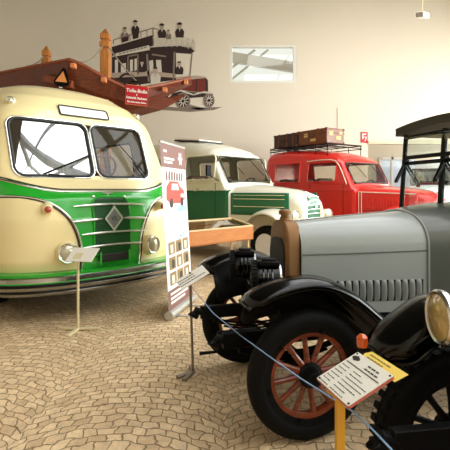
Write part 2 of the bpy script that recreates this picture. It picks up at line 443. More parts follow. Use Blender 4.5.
# ================================================================== lights
def area(name, loc, rot, sx, sy, power, col=(1, 1, 1)):
    l = bpy.data.lights.new(name, 'AREA'); l.shape = 'RECTANGLE'; l.size = sx; l.size_y = sy; l.energy = power; l.color = col
    o = bpy.data.objects.new(name, l); C.objects.link(o); o.location = loc; o.rotation_euler = rot
    return o
def build_light():
    w = bpy.data.worlds.new('overcast sky'); bpy.context.scene.world = w; w.use_nodes = True
    bg = w.node_tree.nodes['Background']; bg.inputs[0].default_value = (0.93, 0.96, 1.0, 1); bg.inputs[1].default_value = 1.0
    area('skylight_daylight', (5.9, 3.0, 10.2), (0, 0, 0), 9.2, 19, 900, (1, 0.985, 0.96))
    area('window_daylight', (11.6, 5.0, 3.4), (0, math.radians(90), 0), 5.2, 21, 3000, (1, 0.98, 0.95))

def build_camera():
    cd = bpy.data.cameras.new('camera'); o = bpy.data.objects.new('camera', cd); C.objects.link(o)
    o.location = (0, 0, EYE); o.rotation_euler = (math.radians(90), 0, 0)
    cd.sensor_width = 36; cd.lens = FPX / 450 * 36; cd.shift_y = -(225 - HZ) / 450
    cd.clip_start = 0.05
    sc = bpy.context.scene; sc.camera = o
    sc.view_settings.view_transform = 'Standard'; sc.view_settings.look = 'None'; sc.view_settings.gamma = 1
    sc.view_settings.use_curve_mapping = False; sc.view_settings.exposure = 0.93

# ================================================================== road wheels shared by the lorries and the bus
def road_wheel(parent, c, R, w, axis='Y', side=-1, hubmat='white_paint'):
    """steel disc wheel; side = sign along the axis that faces outwards."""
    b = MB(); h = w / 2
    b.lathe([(R * .62, -h), (R * .9, -h * 1.05), (R * .98, -h * .7), (R, -h * .3), (R, h * .3), (R * .98, h * .7), (R * .9, h * 1.05), (R * .62, h)], c, axis, 32, closed=True)
    t = b.build('wheel', M['rubber'], parent)
    b = MB(); s = side
    b.lathe([(R * .64, s * h * .9), (R * .6, s * h * .95), (R * .55, s * h * .55), (R * .3, s * h * .4), (R * .24, s * h * .8), (R * .12, s * h * .95), (0.001, s * h)], c, axis, 28)
    b.build('wheel_disc', M[hubmat], t)
    return t

# ================================================================== the cream and green bus
BUS_TAB = [(z, w + .05 * min(1, (3.155 - z) / .3), y) for z, w, y in [(.30, 1.08, .18), (.45, 1.17, .06), (.70, 1.225, 0.0), (1.2, 1.25, .02), (1.45, 1.25, .09), (1.58, 1.245, .27), (1.70, 1.235, .43),
           (2.05, 1.19, .57), (2.47, 1.12, .74), (2.64, 1.07, .82), (2.83, 1.01, .97), (2.99, .89, 1.2), (3.09, .70, 1.5), (3.14, .42, 1.9), (3.155, .01, 2.4)]]
BA, BL = 0.66, 5.6
def bn(z): return 2.3 + 3.4 * sstep(1.45, 1.8, z) - 3.0 * sstep(2.45, 2.95, z)
def bus_pt(t, z, off=0.0):
    w, y0 = interp(BUS_TAB, z); w += off; y0 -= off
    a = min(BA + (0 if z < 2.6 else 0.1), BL - y0 - 1) + off
    s = -1 if t < 0 else 1; t = abs(t); BN = bn(z)
    if t <= 1:
        ph = t * PI / 2
        return Vector((s * w * math.sin(ph) ** (2 / BN), y0 + a * (1 - math.cos(ph) ** (2 / BN)), z))
    return Vector((s * w, y0 + a + (t - 1) * (BL - y0 - a), z))
def bus_y(x, z, off=0.0):
    w, y0 = interp(BUS_TAB, z); w += off; y0 -= off
    q = min(1.0, abs(x) / w); BN = bn(z)
    return y0 + (BA + (0 if z < 2.6 else .1) + off) * (1 - (1 - q ** BN) ** (1 / BN))
def bus_s(x, z, off=0.0): return Vector((x, bus_y(x, z, off), z))

def bus_green(p):
    x, z = abs(p.x), p.z
    top = 1.53 + .15 * sstep(.55, 1.2, x)
    if z > top: return False
    a, bz = .80, .90
    if x < 1.2:
        u = (1.2 - x) / a; v = (z - .58) / bz
        if v <= 0: return x < .40
        return u ** 2.6 + v ** 2.6 > 1
    return z > 1.48

def build_bus():
    rt = thing('bus', 'cream and bright green vintage bus with a rounded chrome striped nose', 'bus', (-1.43, 5.5, 0), math.radians(43.5))
    wins = [(-1.03, -.04, 1.73, 2.46, .11), (.04, .83, 1.73, 2.46, .11)]
    sidew = [(1.55 + k * 1.0, 2.4 + k * 1.0) for k in range(4)]
    def keep(p):
        if p.y < 1.15 and p.z > 1.6:
            for x0, x1, z0, z1, r in wins:
                if in_rrect(p.x, p.z, x0, x1, z0, z1, r): return False
        if abs(p.x) > 1.0:
            for y0, y1 in sidew:
                if in_rrect(p.y, p.z, y0, y1, 1.78, 2.36, .1): return False
        return True
    ts = lin(-1, 1, 120)
    ts = [-1 - v for v in lin(0, 1, 60)[::-1]][:-1] + ts + [1 + v for v in lin(0, 1, 60)][1:]
    zs = lin(.30, 2.83, 116) + lin(2.83, 3.155, 18)[1:]
    b = MB(); b.grid(lambda t, z: bus_pt(t, z), ts, zs, keep, mfn=lambda p: 1 if bus_green(p) else 0)
    # rear closing wall
    o = len(b.v); ring = [bus_pt(-2, z) for z in zs] + [bus_pt(2, z) for z in zs[::-1]]
    b.v += ring; b.face([o + i for i in range(len(ring))])
    b.build('body', [M['cream'], M['green']], rt, smooth=50)
    # panes, rubber seals, chrome frames
    for i, (x0, x1, z0, z1, r) in enumerate(wins):
        g = MB(); n = 26
        g.grid(lambda u, v: bus_s(u, v, -.012), lin(x0 - .005, x1 + .005, n), lin(z0 - .005, z1 + .005, 12), lambda p: in_rrect(p.x, p.z, x0 - .01, x1 + .01, z0 - .01, z1 + .01, r))
        w = g.build('windscreen', M['mirror_glass'] if i == 0 else M['soft_glass'], rt)
        w['label'] = 'windscreen pane full of roof reflections' if i == 0 else 'clear windscreen pane before the driver'
        pts = [bus_s(p.x, p.y, .004) for p in dense([Vector((a, c)) for a, c in rrect(x0, x1, z0, z1, r)], .04)]
        g = MB(); g.tube(pts, .017, 8, True); g.build('windscreen_seal', M['trim_dark'], w)
        pts = [bus_s(p.x, p.y, .008) for p in dense([Vector((a, c)) for a, c in rrect(x0 - .024, x1 + .024, z0 - .024, z1 + .024, r + .02)], .04)]
        g = MB(); g.tube(pts, .011, 8, True); g.build('windscreen_frame', M['chrome'], w)
        # wiper
        sx = -.25 if i == 0 else .62
        g = MB()
        if i == 0:
            g.tube([bus_s(-.32, 1.715, .02), bus_s(-.60, 1.745, .04), bus_s(-.66, 1.75, .035)], .008); g.tube([bus_s(-.72, 1.75, .02), bus_s(-.05, 2.03, .02)], .007)
        else:
            g.tube([bus_s(.75, 1.715, .02), bus_s(.60, 1.95, .04)], .008); g.tube([bus_s(.78, 1.78, .02), bus_s(.42, 2.22, .02)], .007)
        g.build('wiper', M['satin_black'], rt)
    for sgn in (-1, 1):
        for y0, y1 in sidew:
            g = MB(); pl = lambda u, v: Vector((sgn * (interp(BUS_TAB, v)[0] - .012), u, v))
            g.grid(pl, lin(y0 - .02, y1 + .02, 4), lin(1.76, 2.38, 5)); w = g.build('side_window', M['soft_glass'], rt)
            pts = [Vector((sgn * (interp(BUS_TAB, p.y)[0] + .006), p.x, p.y)) for p in dense([Vector((a, c)) for a, c in rrect(y0, y1, 1.78, 2.36, .1)], .06)]
            g = MB(); g.tube(pts, .02, 8, True); g.build('window_frame', M['trim_dark'], w)
    # chrome belt trims: upper line and the two cheek arcs
    def trim(pts, r, name, m='chrome'):
        g = MB(); g.tube(pts, r, 8, flat=1); g.build(name, M[m], rt)
    tsx = lin(-1.9, 1.9, 110)
    up = []
    for t in tsx:
        p = bus_pt(t, 1.53, .004); z = 1.53 + .15 * sstep(.55, 1.2, abs(p.x)); up.append(bus_pt(t, z, .006))
    trim(up, .015, 'belt_trim')
    trim([p + Vector((0, 0, .028)) for p in up], .008, 'belt_trim', 'trim_dark')
    for sgn in (-1, 1):
        pts = []
        for k in range(61):
            th = k / 60 * PI / 2
            x = 1.2 - .80 * math.cos(th) ** (2 / 2.6); z = .58 + .90 * math.sin(th) ** (2 / 2.6)
            pts.append(bus_s(sgn * x, z, .006))
        pts += [bus_pt(sgn * (1 + .12 * k), 1.48, .006) for k in range(1, 9)]
        trim(pts, .014, 'cheek_trim')
        pts2 = [p + Vector((sgn * .026 * (1 if i < 40 else .2), -.002, -.02 * (i / 60))) for i, p in enumerate(pts)]
        trim(pts2, .008, 'cheek_trim', 'trim_dark')
    # grille: dark green meshed panel with rounded top
    g = MB(); gx = .255
    gp = [(-gx, .74), (gx, .74)] + [(gx - .1 + .1 * math.cos(a), 1.36 + .1 * math.sin(a)) for a in lin(0, PI / 2, 6)] + [(-gx + .1 - .1 * math.sin(a), 1.36 + .1 * math.cos(a)) for a in lin(0, PI / 2, 6)]
    def inpoly(p):
        r = .1
        return in_rrect(p.x, p.z, -gx, gx, .5, 1.46, r) and p.z > .72
    g.grid(lambda u, v: bus_s(u, v, .014), lin(-gx, gx, 30), lin(.72, 1.46, 44), inpoly)
    gr = g.build('grille', M['grille_green'], rt, solid=.01)
    g = MB()
    for k in range(31):
        x = -gx + .02 + k * (2 * gx - .04) / 30
        g.tube([bus_s(x, z, .018) for z in lin(.74, 1.43, 8)], .0035, 5)
    for k in range(34):
        z = .75 + k * .02
        g.tube([bus_s(x, z, .018) for x in lin(-gx + .012, gx - .012, 6)], .0028, 5)
    g.build('grille_mesh', mat('grille mesh paint', (24, 88, 36), .4), gr)
    g = MB(); g.tube([bus_s(p.x, p.y, .016) for p in dense([Vector(q) for q in gp], .05)], .011, 8, True); g.build('grille_surround', M['green'], gr)
    # chrome flashes in four rows
    for z, x0, x1 in ((1.37, -.50, .52), (1.19, -.53, -.15), (1.19, .15, .53), (1.02, -.42, .48), (.86, -.40, .46)):
        g = MB(); xs = lin(x0, x1, 18)
        g.tube([bus_s(x, z - .02 * (abs(x) / .5) ** 2, .034) for x in xs], [.004 + .013 * min(1, 4 * min(i, 18 - i) / 18 + .25) for i in range(19)], 8, flat=1)
        g.build('chrome_flash', M['chrome'], rt)
    # diamond emblem
    def ep(a, c, t): p = bus_s(a, 1.19 + c, .03); p.y = bus_y(0, 1.19, .03) - t; return p
    g = MB(); g.prism([(0, .165), (-.135, 0), (0, -.165), (.135, 0)], ep, .02); em = g.build('emblem', M['chrome'], rt, smooth=0)
    g = MB(); g.prism([(0, .125), (-.10, 0), (0, -.125), (.10, 0)], lambda a, c, t: ep(a, c, t + .02), .003); g.build('emblem_field', mat('brushed grey enamel', (128, 132, 128), .3, .6), em, smooth=0)
    g = MB(); text_mesh(g, 'VL', .085, lambda a, c, t: ep(a, c, t + .023), .002); g.build('emblem_letters', M['trim_dark'], em, smooth=0)
    # little winged badge and two studs above the grille
    g = MB(); by = lambda x, z, t: Vector((x, bus_y(x, 1.50, .012) - t, z))
    g.prism([(0, 1.475), (.022, 1.5), (.09, 1.515), (.03, 1.518), (0, 1.53), (-.03, 1.518), (-.09, 1.515), (-.022, 1.5)], by, .012); g.build('wing_badge', M['chrome'], rt, smooth=0)
    for x in (-.22, .22):
        g = MB(); g.lathe([(.018, 0), (.016, -.012), (.006, -.018), (.001, -.019)], bus_s(x, 1.465, .008), 'Y', 12); g.build('stud', M['chrome'], rt)
    # number plate slot and hooks at the foot of the grille
    g = MB(); g.box((0, bus_y(0, .68, .03), .70), (.42, .05, .10)); g.build('lower_vent', M['trim_dark'], rt, bevel=.01)
    for x in (-.2, .2):
        g = MB(); g.box((x, bus_y(x, .7, .06), .70), (.022, .03, .16)); g.build('hook', M['green'], rt, bevel=.006)
    # headlamps in their bulges
    nx = .58
    for sgn in (-1, 1):
        c = bus_s(sgn * nx, .80, .0); d = Vector((sgn * .22, -1, 0)).normalized()
        g = MB(); g.lathe([(.165, -.16), (.155, -.05), (.135, .03), (.122, .07), (.105, .075), (.10, .05)], c, d, 28); h = g.build('headlamp_bulge', M['cream'], rt)
        g = MB(); g.lathe([(.118, .066), (.122, .082), (.112, .096), (.098, .09), (.098, .07)], c, d, 28, closed=True); g.build('headlamp_rim', M['chrome'], h)
        g = MB(); g.lathe([(.10, .078), (.07, .098), (.03, .108), (.001, .110)], c, d, 28); g.build('headlamp_lens', M['lens'], h)
        # pod shaped turn signal
        c = bus_s(sgn * .78, 1.335, 0); d = Vector((sgn * .25, -1, -.1)).normalized()
        g = MB(); g.lathe([(.075, -.18), (.072, -.02), (.062, .05), (.05, .10), (.042, .105)], c, d, 20); t = g.build('indicator_pod', M['cream'], rt)
        g = MB(); g.lathe([(.042, .10), (.036, .125), (.018, .138), (.001, .14)], c, d, 20); g.build('indicator_lens', M['red_lens'], t)
        # small marker lamp on the dome
        c = bus_pt(sgn * .50, 2.70, 0); d = Vector((sgn * .25, -1, .1)).normalized()
        g = MB(); g.lathe([(.07, -.12), (.066, 0), (.05, .05), (.044, .055)], c, d, 20); t = g.build('marker_lamp', M['cream'], rt)
        g = MB(); g.lathe([(.046, .045), (.05, .06), (.04, .07), (.034, .06)], c, d, 20, closed=True); g.build('marker_rim', M['chrome'], t)
        g = MB(); g.lathe([(.038, .058), (.02, .07), (.001, .074)], c, d, 20); g.build('marker_lens', M['lens'], t)
    # destination box
    x0, x1, z0, z1 = -.36, .36, 2.575, 2.715
    g = MB(); g.grid(lambda u, v: bus_s(u, v, .012), lin(x0, x1, 20), lin(z0, z1, 6), lambda p: in_rrect(p.x, p.z, x0 - .01, x1 + .01, z0 - .01, z1 + .01, .03))
    s = g.build('destination_box', M['white_lens'], rt)
    g = MB(); g.tube([bus_s(p.x, p.y, .016) for p in dense([Vector(q) for q in rrect(x0, x1, z0, z1, .03)], .04)], .011, 8, True); g.build('destination_frame', M['trim_dark'], s)
    # ribbed bumper wrapping the nose
    ts2 = lin(-1.14, 1.14, 90)
    prof = [(.315, .02, 2), (.33, .10, 0), (.365, .125, 0), (.385, .105, 2), (.40, .13, 0), (.435, .145, 0), (.455, .12, 2), (.475, .145, 1), (.485, .13, 0), (.53, .125, 0), (.545, .10, 1), (.575, .10, 1), (.59, .02, 1), (.59, -.03, 1)]
    g = MB()
    for (za, oa, ma), (zb, ob, _) in zip(prof, prof[1:]):
        def fn(t, k):
            z, o = (za, oa) if k == 0 else (zb, ob)
            p = bus_pt(t, .62, o); return Vector((p.x, p.y, z))
        g.grid(fn, ts2, [0, 1], mi=ma)
    bp = g.build('bumper', [M['bumper_chrome'], M['green'], M['trim_dark']], rt, smooth=25)
    # underside, wheels
    g = MB(); pts = [bus_pt(t, .4, -.05) for t in lin(-2, 2, 60)]
    g.prism([(p.x, p.y) for p in pts], lambda a, c, t: Vector((a, c, .30 + t)), .06); g.build('underside', M['satin_black'], rt, smooth=0)
    for y in (1.5, 4.5):
        for sgn in (-1, 1): road_wheel(rt, (sgn * .95, y, .43), .43, .24, 'X', sgn)
    # cab: dashboard, steering wheel, driver's seat, bench rows, central pillar
    g = MB(); g.prism([(x, bus_y(x, 1.64) + .07) for x in lin(-1.0, 1.0, 16)] + [(1.0, 1.15), (-1.0, 1.15)], lambda a, c, t: Vector((a, c, 1.46 + t)), .2); g.build('dashboard', M['interior'], rt, smooth=0)
    g = MB(); c = Vector((.34, 1.0, 1.86)); R = Matrix.Rotation(math.radians(-55), 3, 'X')
    g.tube([c + R @ Vector((.24 * math.cos(a), .24 * math.sin(a), 0)) for a in lin(0, 2 * PI, 32)[:-1]], .016, 8, True)
    for a in (0, 2.1, 4.2): g.tube([c, c + R @ Vector((.23 * math.cos(a), .23 * math.sin(a), 0))], .01, 6)
    g.tube([c, c + R @ Vector((0, 0, -.5))], .022, 8); g.build('steering_wheel', M['wheel_wood'], rt)
    def seat(x, y, w, m):
        g = MB(); g.box((x, y, 1.15), (w, .5, .14)); g.box((x, y + .28, 1.5), (w, .12, .75)); s_ = g.build('seat', M[m], rt, bevel=.04)
        g = MB(); g.box((x, y, .78), (w * .6, .3, .62)); g.build('seat_base', M['satin_black'], s_)
    seat(.5, 1.5, .5, 'seat_green')
    for y in (2.5, 3.4, 4.3):
        for x in (-.6, .62): seat(x, y, .85, 'seat')
    g = MB(); g.box((0, 3.2, .45), (2.2, 4.2, .06)); g.build('cabin_floor', M['interior'], rt, smooth=0)
    g = MB(); g.tube([Vector((.14, 1.25, .48)), Vector((.14, 1.25, 2.74))], .05, 12); g.build('grab_pole', M['boat_wood_light'], rt)
# ================================================================== bonneted lorry-type vans
CAB0 = [(-3.2, .90, 2.78), (-3.1, .94, 2.84), (-2.5, .96, 2.86), (-1.6, .96, 2.78), (-.95, .95, 2.66), (-.62, .94, 2.56), (-.46, .93, 2.44), (-.40, .92, 2.36), (-.02, .89, 1.68), (.06, .86, 1.62)]
HOOD0 = [(.0, .80, 1.655), (.4, .72, 1.645), (.9, .62, 1.60), (1.3, .53, 1.55), (1.5, .47, 1.50), (1.62, .41, 1.43), (1.68, .35, 1.34)]
def van_section(x, tab, zb, ry, rz, crown, n1=26, n2=8, n3=14):
    w, zt = interp(tab, x)
    def wz(z): return w * (1 - .13 * max(0, (z - 1.6) / 1.0) ** 1.4)
    ry = min(ry, w * .7); rz = min(rz, (zt - zb) * .5)
    wt = wz(zt - rz); pts = []
    for z in lin(zb, zt - rz, n1)[:-1]: pts.append((-wz(z), z))
    for k in range(n2):
        a = PI - PI / 2 * k / n2
        pts.append((-wt + ry + ry * math.cos(a), zt - rz - crown + (rz) * math.sin(a) + crown * math.sin(a) * 0))
    inner = wt - ry
    for k in range(n3 + 1):
        y = -inner + 2 * inner * k / n3
        pts.append((y, zt - crown + crown * (1 - (y / max(inner, .01)) ** 2)))
    right = [(-y, z) for y, z in pts[:n1 + n2]][::-1]
    return pts + right

def make_van(name, label, cat, loc, rz, up, low, hoodside, panes, opts):
    kb = opts.get('kb', 1.0)
    CAB = [(x if x > -.62 else -.62 + (x + .62) * kb, w, z) for x, w, z in CAB0]; XR = CAB[0][0]
    kh = opts.get('kh', 1.0); HOOD = [(x * kh, w, z) for x, w, z in HOOD0]
    rt = thing(name, label, cat, loc, rz)
    xs = lin(XR, -.62, 64) + lin(-.62, -.40, 8)[1:] + lin(-.40, .06, 26)[1:]
    sec = {}
    def fn(x, k):
        if x not in sec: sec[x] = van_section(x, CAB, .55, .34 if x < -.5 else .20, .30 if x < -.5 else .12, .05)
        y, z = sec[x][int(k)]; return Vector((x, y, z))
    n = 26 + 8 + 15 + 34
    wsx0, wsx1, wsy = -.375, -.055, .74
    def keep(p):
        if abs(p.y) > .72:
            for x0, x1, z0, z1, r in panes:
                if in_rrect(p.x, p.z, x0, x1, z0, z1, r): return False
        if in_rrect(p.y, p.x, -wsy, wsy, wsx0, wsx1, .06) and p.z > 1.6: return False
        return True
    belt = opts.get('belt', 1.55)
    b = MB(); b.grid(fn, xs, list(range(n)), keep, mfn=lambda p: 1 if (p.z < belt and p.z > .62) else 0)
    o = len(b.v); ring = [fn(XR, k) for k in range(n)]; b.v += ring; b.face([o + i for i in range(n)])
    o = len(b.v); ring = [fn(xs[-1], k) for k in range(n)]; b.v += ring; b.face([o + i for i in range(n)])
    body = b.build('body', [M[up], M[low]], rt, smooth=40)
    def sidey(x, z, off=0): 
        w, zt = interp(CAB, x); return w * (1 - .13 * max(0, (z - 1.6)) ** 1.4) + off
    for sg in (-1, 1):
        for x0, x1, z0, z1, r in panes:
            g = MB(); g.grid(lambda u, v: Vector((u, sg * sidey(u, v, -.015), v)), lin(x0 - .02, x1 + .02, 6), lin(z0 - .02, z1 + .02, 5)); w = g.build('side_window', M['soft_glass'], rt)
            g = MB(); g.tube([Vector((p.x, sg * sidey(p.x, p.y, .005), p.y)) for p in dense([Vector(q) for q in rrect(x0, x1, z0, z1, r)], .06)], .02, 8, True); g.build('window_frame', M[opts.get('frame', up)], w)
        # door shut lines and handle
        for xd in (-.30, -1.52):
            g = MB(); g.tube([Vector((xd, sg * sidey(xd, z, .002), z)) for z in lin(.62, 1.72, 8)], .008, 6); g.build('door_gap', M['trim_dark'], rt)
        g = MB(); g.tube([Vector((x, sg * sidey(x, belt, .008), belt)) for x in lin(XR + .05, .04, 24)], .014, 6); g.build('belt_moulding', M[opts.get('mould', up)], rt)
        g = MB(); g.tube([Vector((x, sg * sidey(x, 1.70, .008), 1.70 + .02)) for x in lin(XR + .05, -.1, 24)], .012, 6); g.build('belt_moulding', M[opts.get('mould', up)], rt)
        g = MB(); yy = sg * sidey(-1.4, 1.4, .045); g.tube([(-1.42, yy - sg * .045, 1.42), (-1.42, yy, 1.42), (-1.28, yy, 1.42)], .012, 6); g.build('door_handle', M['chrome'], rt)
        # raised bonnet side panel
        def hy(x, z, off): 
            s_ = interp(HOOD, x)[0]; return sg * (s_ + off)
        g = MB(); g.grid(lambda u, v: Vector((u, hy(u, v, .012), v)), lin(.07, 1.42 * kh, 16), lin(1.02, 1.49, 8), lambda p: in_rrect(p.x, p.z, .04, 1.46 * kh, 1.0, 1.50, .07))
        pn = g.build('bonnet_side_panel', M[hoodside], rt, solid=.012)
        for z in ((1.44, 1.36, 1.20) if opts.get('strips') else ()):
            g = MB(); g.tube([Vector((x, hy(x, z, .028), z)) for x in lin(.16, 1.34, 14)], .012, 6); g.build('chrome_strip', M['chrome'], pn)
        if opts.get('ribs'):
            for k in range(12):
                x = .5 + k * .075
                g = MB(); g.tube([Vector((x, hy(x, z, .016), z)) for z in lin(1.06, 1.34, 4)], .013, 6); g.build('louvre', M[hoodside], pn)
        # front wing over the wheel
        cx, cz, rx, rzz = 1.12 * kh, .45, .74, .76
        def wing(a, t):
            ca, sa = math.cos(a), math.sin(a)
            k = 1 - .16 * t ** 3 - (.06 * (1 - t) if sa > 0 else 0)
            y = .42 + (1.0 - .42) * (t if t < 1 else 1)
            return Vector((cx + rx * ca * k, sg * y, cz + rzz * sa * k))
        aa = [math.radians(v) for v in lin(-8, 190, 34)]
        g = MB(); g.grid(wing, aa, [0, .2, .4, .6, .75, .86, .94, 1.0])
        g.build('front_wing', M[opts.get('wing', up)], rt, solid=.03, smooth=60)
        wl = road_wheel(rt, (cx, sg * .80, .42), .42, .2, 'Y', sg, 'white_paint')
        road_wheel(rt, (-2.2, sg * .82, .42), .42, .2, 'Y', sg, 'white_paint')
        # headlamp between wing and grille
        c = Vector((1.60 * kh, sg * .60, 1.02))
        g = MB(); g.lathe([(.03, -.3), (.10, -.16), (.125, 0), (.128, .05), (.11, .055)], c, 'X', 24); hl = g.build('headlamp', M[up], rt)
        g = MB(); g.lathe([(.115, .045), (.13, .06), (.12, .075), (.105, .06)], c, 'X', 24, closed=True); g.build('headlamp_rim', M['chrome'], hl)
        g = MB(); g.lathe([(.108, .058), (.07, .08), (.001, .09)], c, 'X', 24); g.build('headlamp_lens', M['lens'], hl)
        # mirror
        if opts.get('mirror') and sg < 0:
          g = MB(); g.tube([(-.20, sg * .90, 1.75), (-.30, sg * 1.06, 1.86)], .012, 6); g.box((-.32, sg * 1.10, 1.98), (.05, .13, .24)); g.build('mirror', M['satin_black'], rt, bevel=.015)
    # windscreen
    def wsp(u, v, off=0): 
        t = (u - (-.40)) / .38; return Vector((u + off * .85, v, 2.36 - .68 * t + off * .5))
    g = MB(); g.grid(lambda u, v: wsp(u, v, -.01), lin(wsx0 - .02, wsx1 + .02, 4), lin(-wsy - .01, wsy + .01, 6)); w = g.build('windscreen', M['soft_glass'], rt)
    g = MB(); g.tube([wsp(p.x, p.y, .006) for p in dense([Vector(q) for q in rrect(wsx0, wsx1, -wsy, wsy, .06)], .05)], .016, 8, True); g.build('windscreen_seal', M['trim_dark'], w)
    for y0, y1 in ((-.45, -.15), (.25, .55)):
        g = MB(); g.tube([wsp(-.36, y0, .03), wsp(-.14, y1, .02)], .008, 6); g.build('wiper', M['satin_black'], rt)
    # bonnet
    hs = {}
    hx = lin(0, 1.68 * kh, 34)
    def hf(x, k):
        if x not in hs: hs[x] = van_section(x, HOOD, .62, .30, .24, .03, 16, 10, 12)
        y, z = hs[x][int(k)]; return Vector((x, y, z))
    n = 16 + 10 + 13 + 26
    g = MB(); g.grid(hf, hx, list(range(n))); o = len(g.v); ring = [hf(hx[-1], k) for k in range(n)]; g.v += ring; g.face([o + i for i in range(n)])
    bo = g.build('bonnet', M[up], rt, smooth=45)
    if opts.get('crease'):
        for s_ in (-1, 1):
            def hp(x, z): return Vector((x, s_ * (interp(HOOD, x)[0] + .012), z))
            g = MB(); g.tube([hp(x, 1.50 - .03 * x) for x in lin(.12, 1.6, 14)], .013, 6); g.build('bonnet_side_moulding', M['van_cream'], bo)
            for x_ in (.12, .20):
                g = MB(); g.tube([hp(x_, z) for z in lin(.9, 1.5, 6)], .012, 6); g.build('bonnet_edge_moulding', M['van_cream'], bo)
            g = MB(); yy_ = lambda x, z: s_ * (interp(CAB, x)[0] * (1 - .13 * max(0, z - 1.6) ** 1.4) + .012)
            g.tube([Vector((x, yy_(x, z), z)) for x, z in ((-1.72, 2.40), (-1.2, 2.42), (-.8, 2.41), (-.60, 2.36), (-.48, 2.24), (-.36, 2.05), (-.26, 1.86), (-.18, 1.70))], .016, 6); g.build('pillar_moulding', M['van_cream'], body)
    if False:
        for s_ in (-1, 1):
            g = MB(); g.tube([hf(x, 24 if s_ < 0 else n - 25) + Vector((0, 0, .006)) for x in hx[:-2]], .012, 6); g.build('bonnet_moulding', M['van_cream'], bo)
    g = MB(); g.tube([hf(x, 16 + 10 + 6) + Vector((0, 0, .006)) for x in hx[:-1]], .012, 6); g.build('bonnet_moulding', M['chrome'], bo)
    # grille: slots with curved chrome bars
    gx = 1.68 * kh + .02
    def gp(u, v): return Vector((gx - .06 * (u / .4) ** 2 - .05 * sstep(1.2, 1.5, v), u, v))
    def gin(p): 
        wv = .16 + .22 * sstep(1.46, 1.05, p.z); return abs(p.y) < wv and .92 < p.z < 1.42
    g = MB(); g.grid(gp, [], []) if False else None
    g = MB(); g.grid(lambda u, v: gp(u, v), lin(-.40, .40, 32), lin(.92, 1.42, 26), gin); gr = g.build('grille', M[hoodside], rt, solid=.02)
    for z in lin(.96, 1.40, 5):
        wv = .17 + .22 * sstep(1.46, 1.05, z)
        g = MB(); g.tube([gp(u, z + .03 * (1 - (u / wv) ** 2)) + Vector((.014, 0, 0)) for u in lin(-wv, wv, 14)], .010, 6); g.build('grille_bar', M['chrome' if opts.get('strips') else up], gr)
    g = MB(); g.lathe([(.03, 0), (.026, .015), (.001, .02)], gp(0, 1.2) + Vector((.02, 0, 0)), 'X', 16); g.build('badge', M['chrome'], gr)
    # bumper, chassis, cabin floor
    g = MB(); g.grid(lambda u, k: Vector((1.95 * kh - .25 * (u / .98) ** 2 + (.04, .04, 0, 0, .04)[k], u, (.46, .62, .62, .46, .46)[k])), lin(-.98, .98, 20), [0, 1, 2, 3, 4]); g.build('bumper', M[opts.get('bumper', up)], rt, smooth=30)
    g = MB(); g.box((-.7, 0, .50), (5.0, .9, .16)); g.box((1.7 * kh, 0, .54), (.6, .9, .1)); g.build('chassis', M['satin_black'], rt, smooth=0)
    g = MB(); g.box((-1.65, 0, .64), (3.0, 1.7, .05)); g.build('cabin_floor', M['interior'], rt, smooth=0)
    for x in (-1.15, -2.1, -2.8):
        for y in (-.42, .42):
            g = MB(); g.box((x, y, 1.15), (.5, .62, .16)); g.box((x - .27, y, 1.55), (.12, .62, .7)); st = g.build('seat', M['seat'], rt, bevel=.04)
            g = MB(); g.box((x, y, .86), (.3, .4, .44)); g.build('seat_base', M['satin_black'], st)
    g = MB(); g.box((-.12, 0, 1.45), (.22, 1.6, .3)); g.build('dashboard', M[opts.get('dash', 'interior')], rt, bevel=.04)
    sy = opts.get('drive', .42)
    g = MB(); c = Vector((-.52, sy, 1.68)); R = Matrix.Rotation(math.radians(55), 3, 'Y') @ Matrix.Rotation(math.radians(0), 3, 'X')
    R = Matrix.Rotation(math.radians(-50), 3, 'Y')
    g.tube([c + R @ Vector((.21 * math.cos(a), .21 * math.sin(a), 0)) for a in lin(0, 2 * PI, 28)[:-1]], .014, 8, True)
    for a in (.5, 2.6, 4.7): g.tube([c, c + R @ Vector((.21 * math.cos(a), .21 * math.sin(a), 0))], .009, 6)
    g.tube([c, c + Vector((.32, 0, -.22))], .02, 8); g.build('steering_wheel', M['trim_dark'], rt)
    return rt

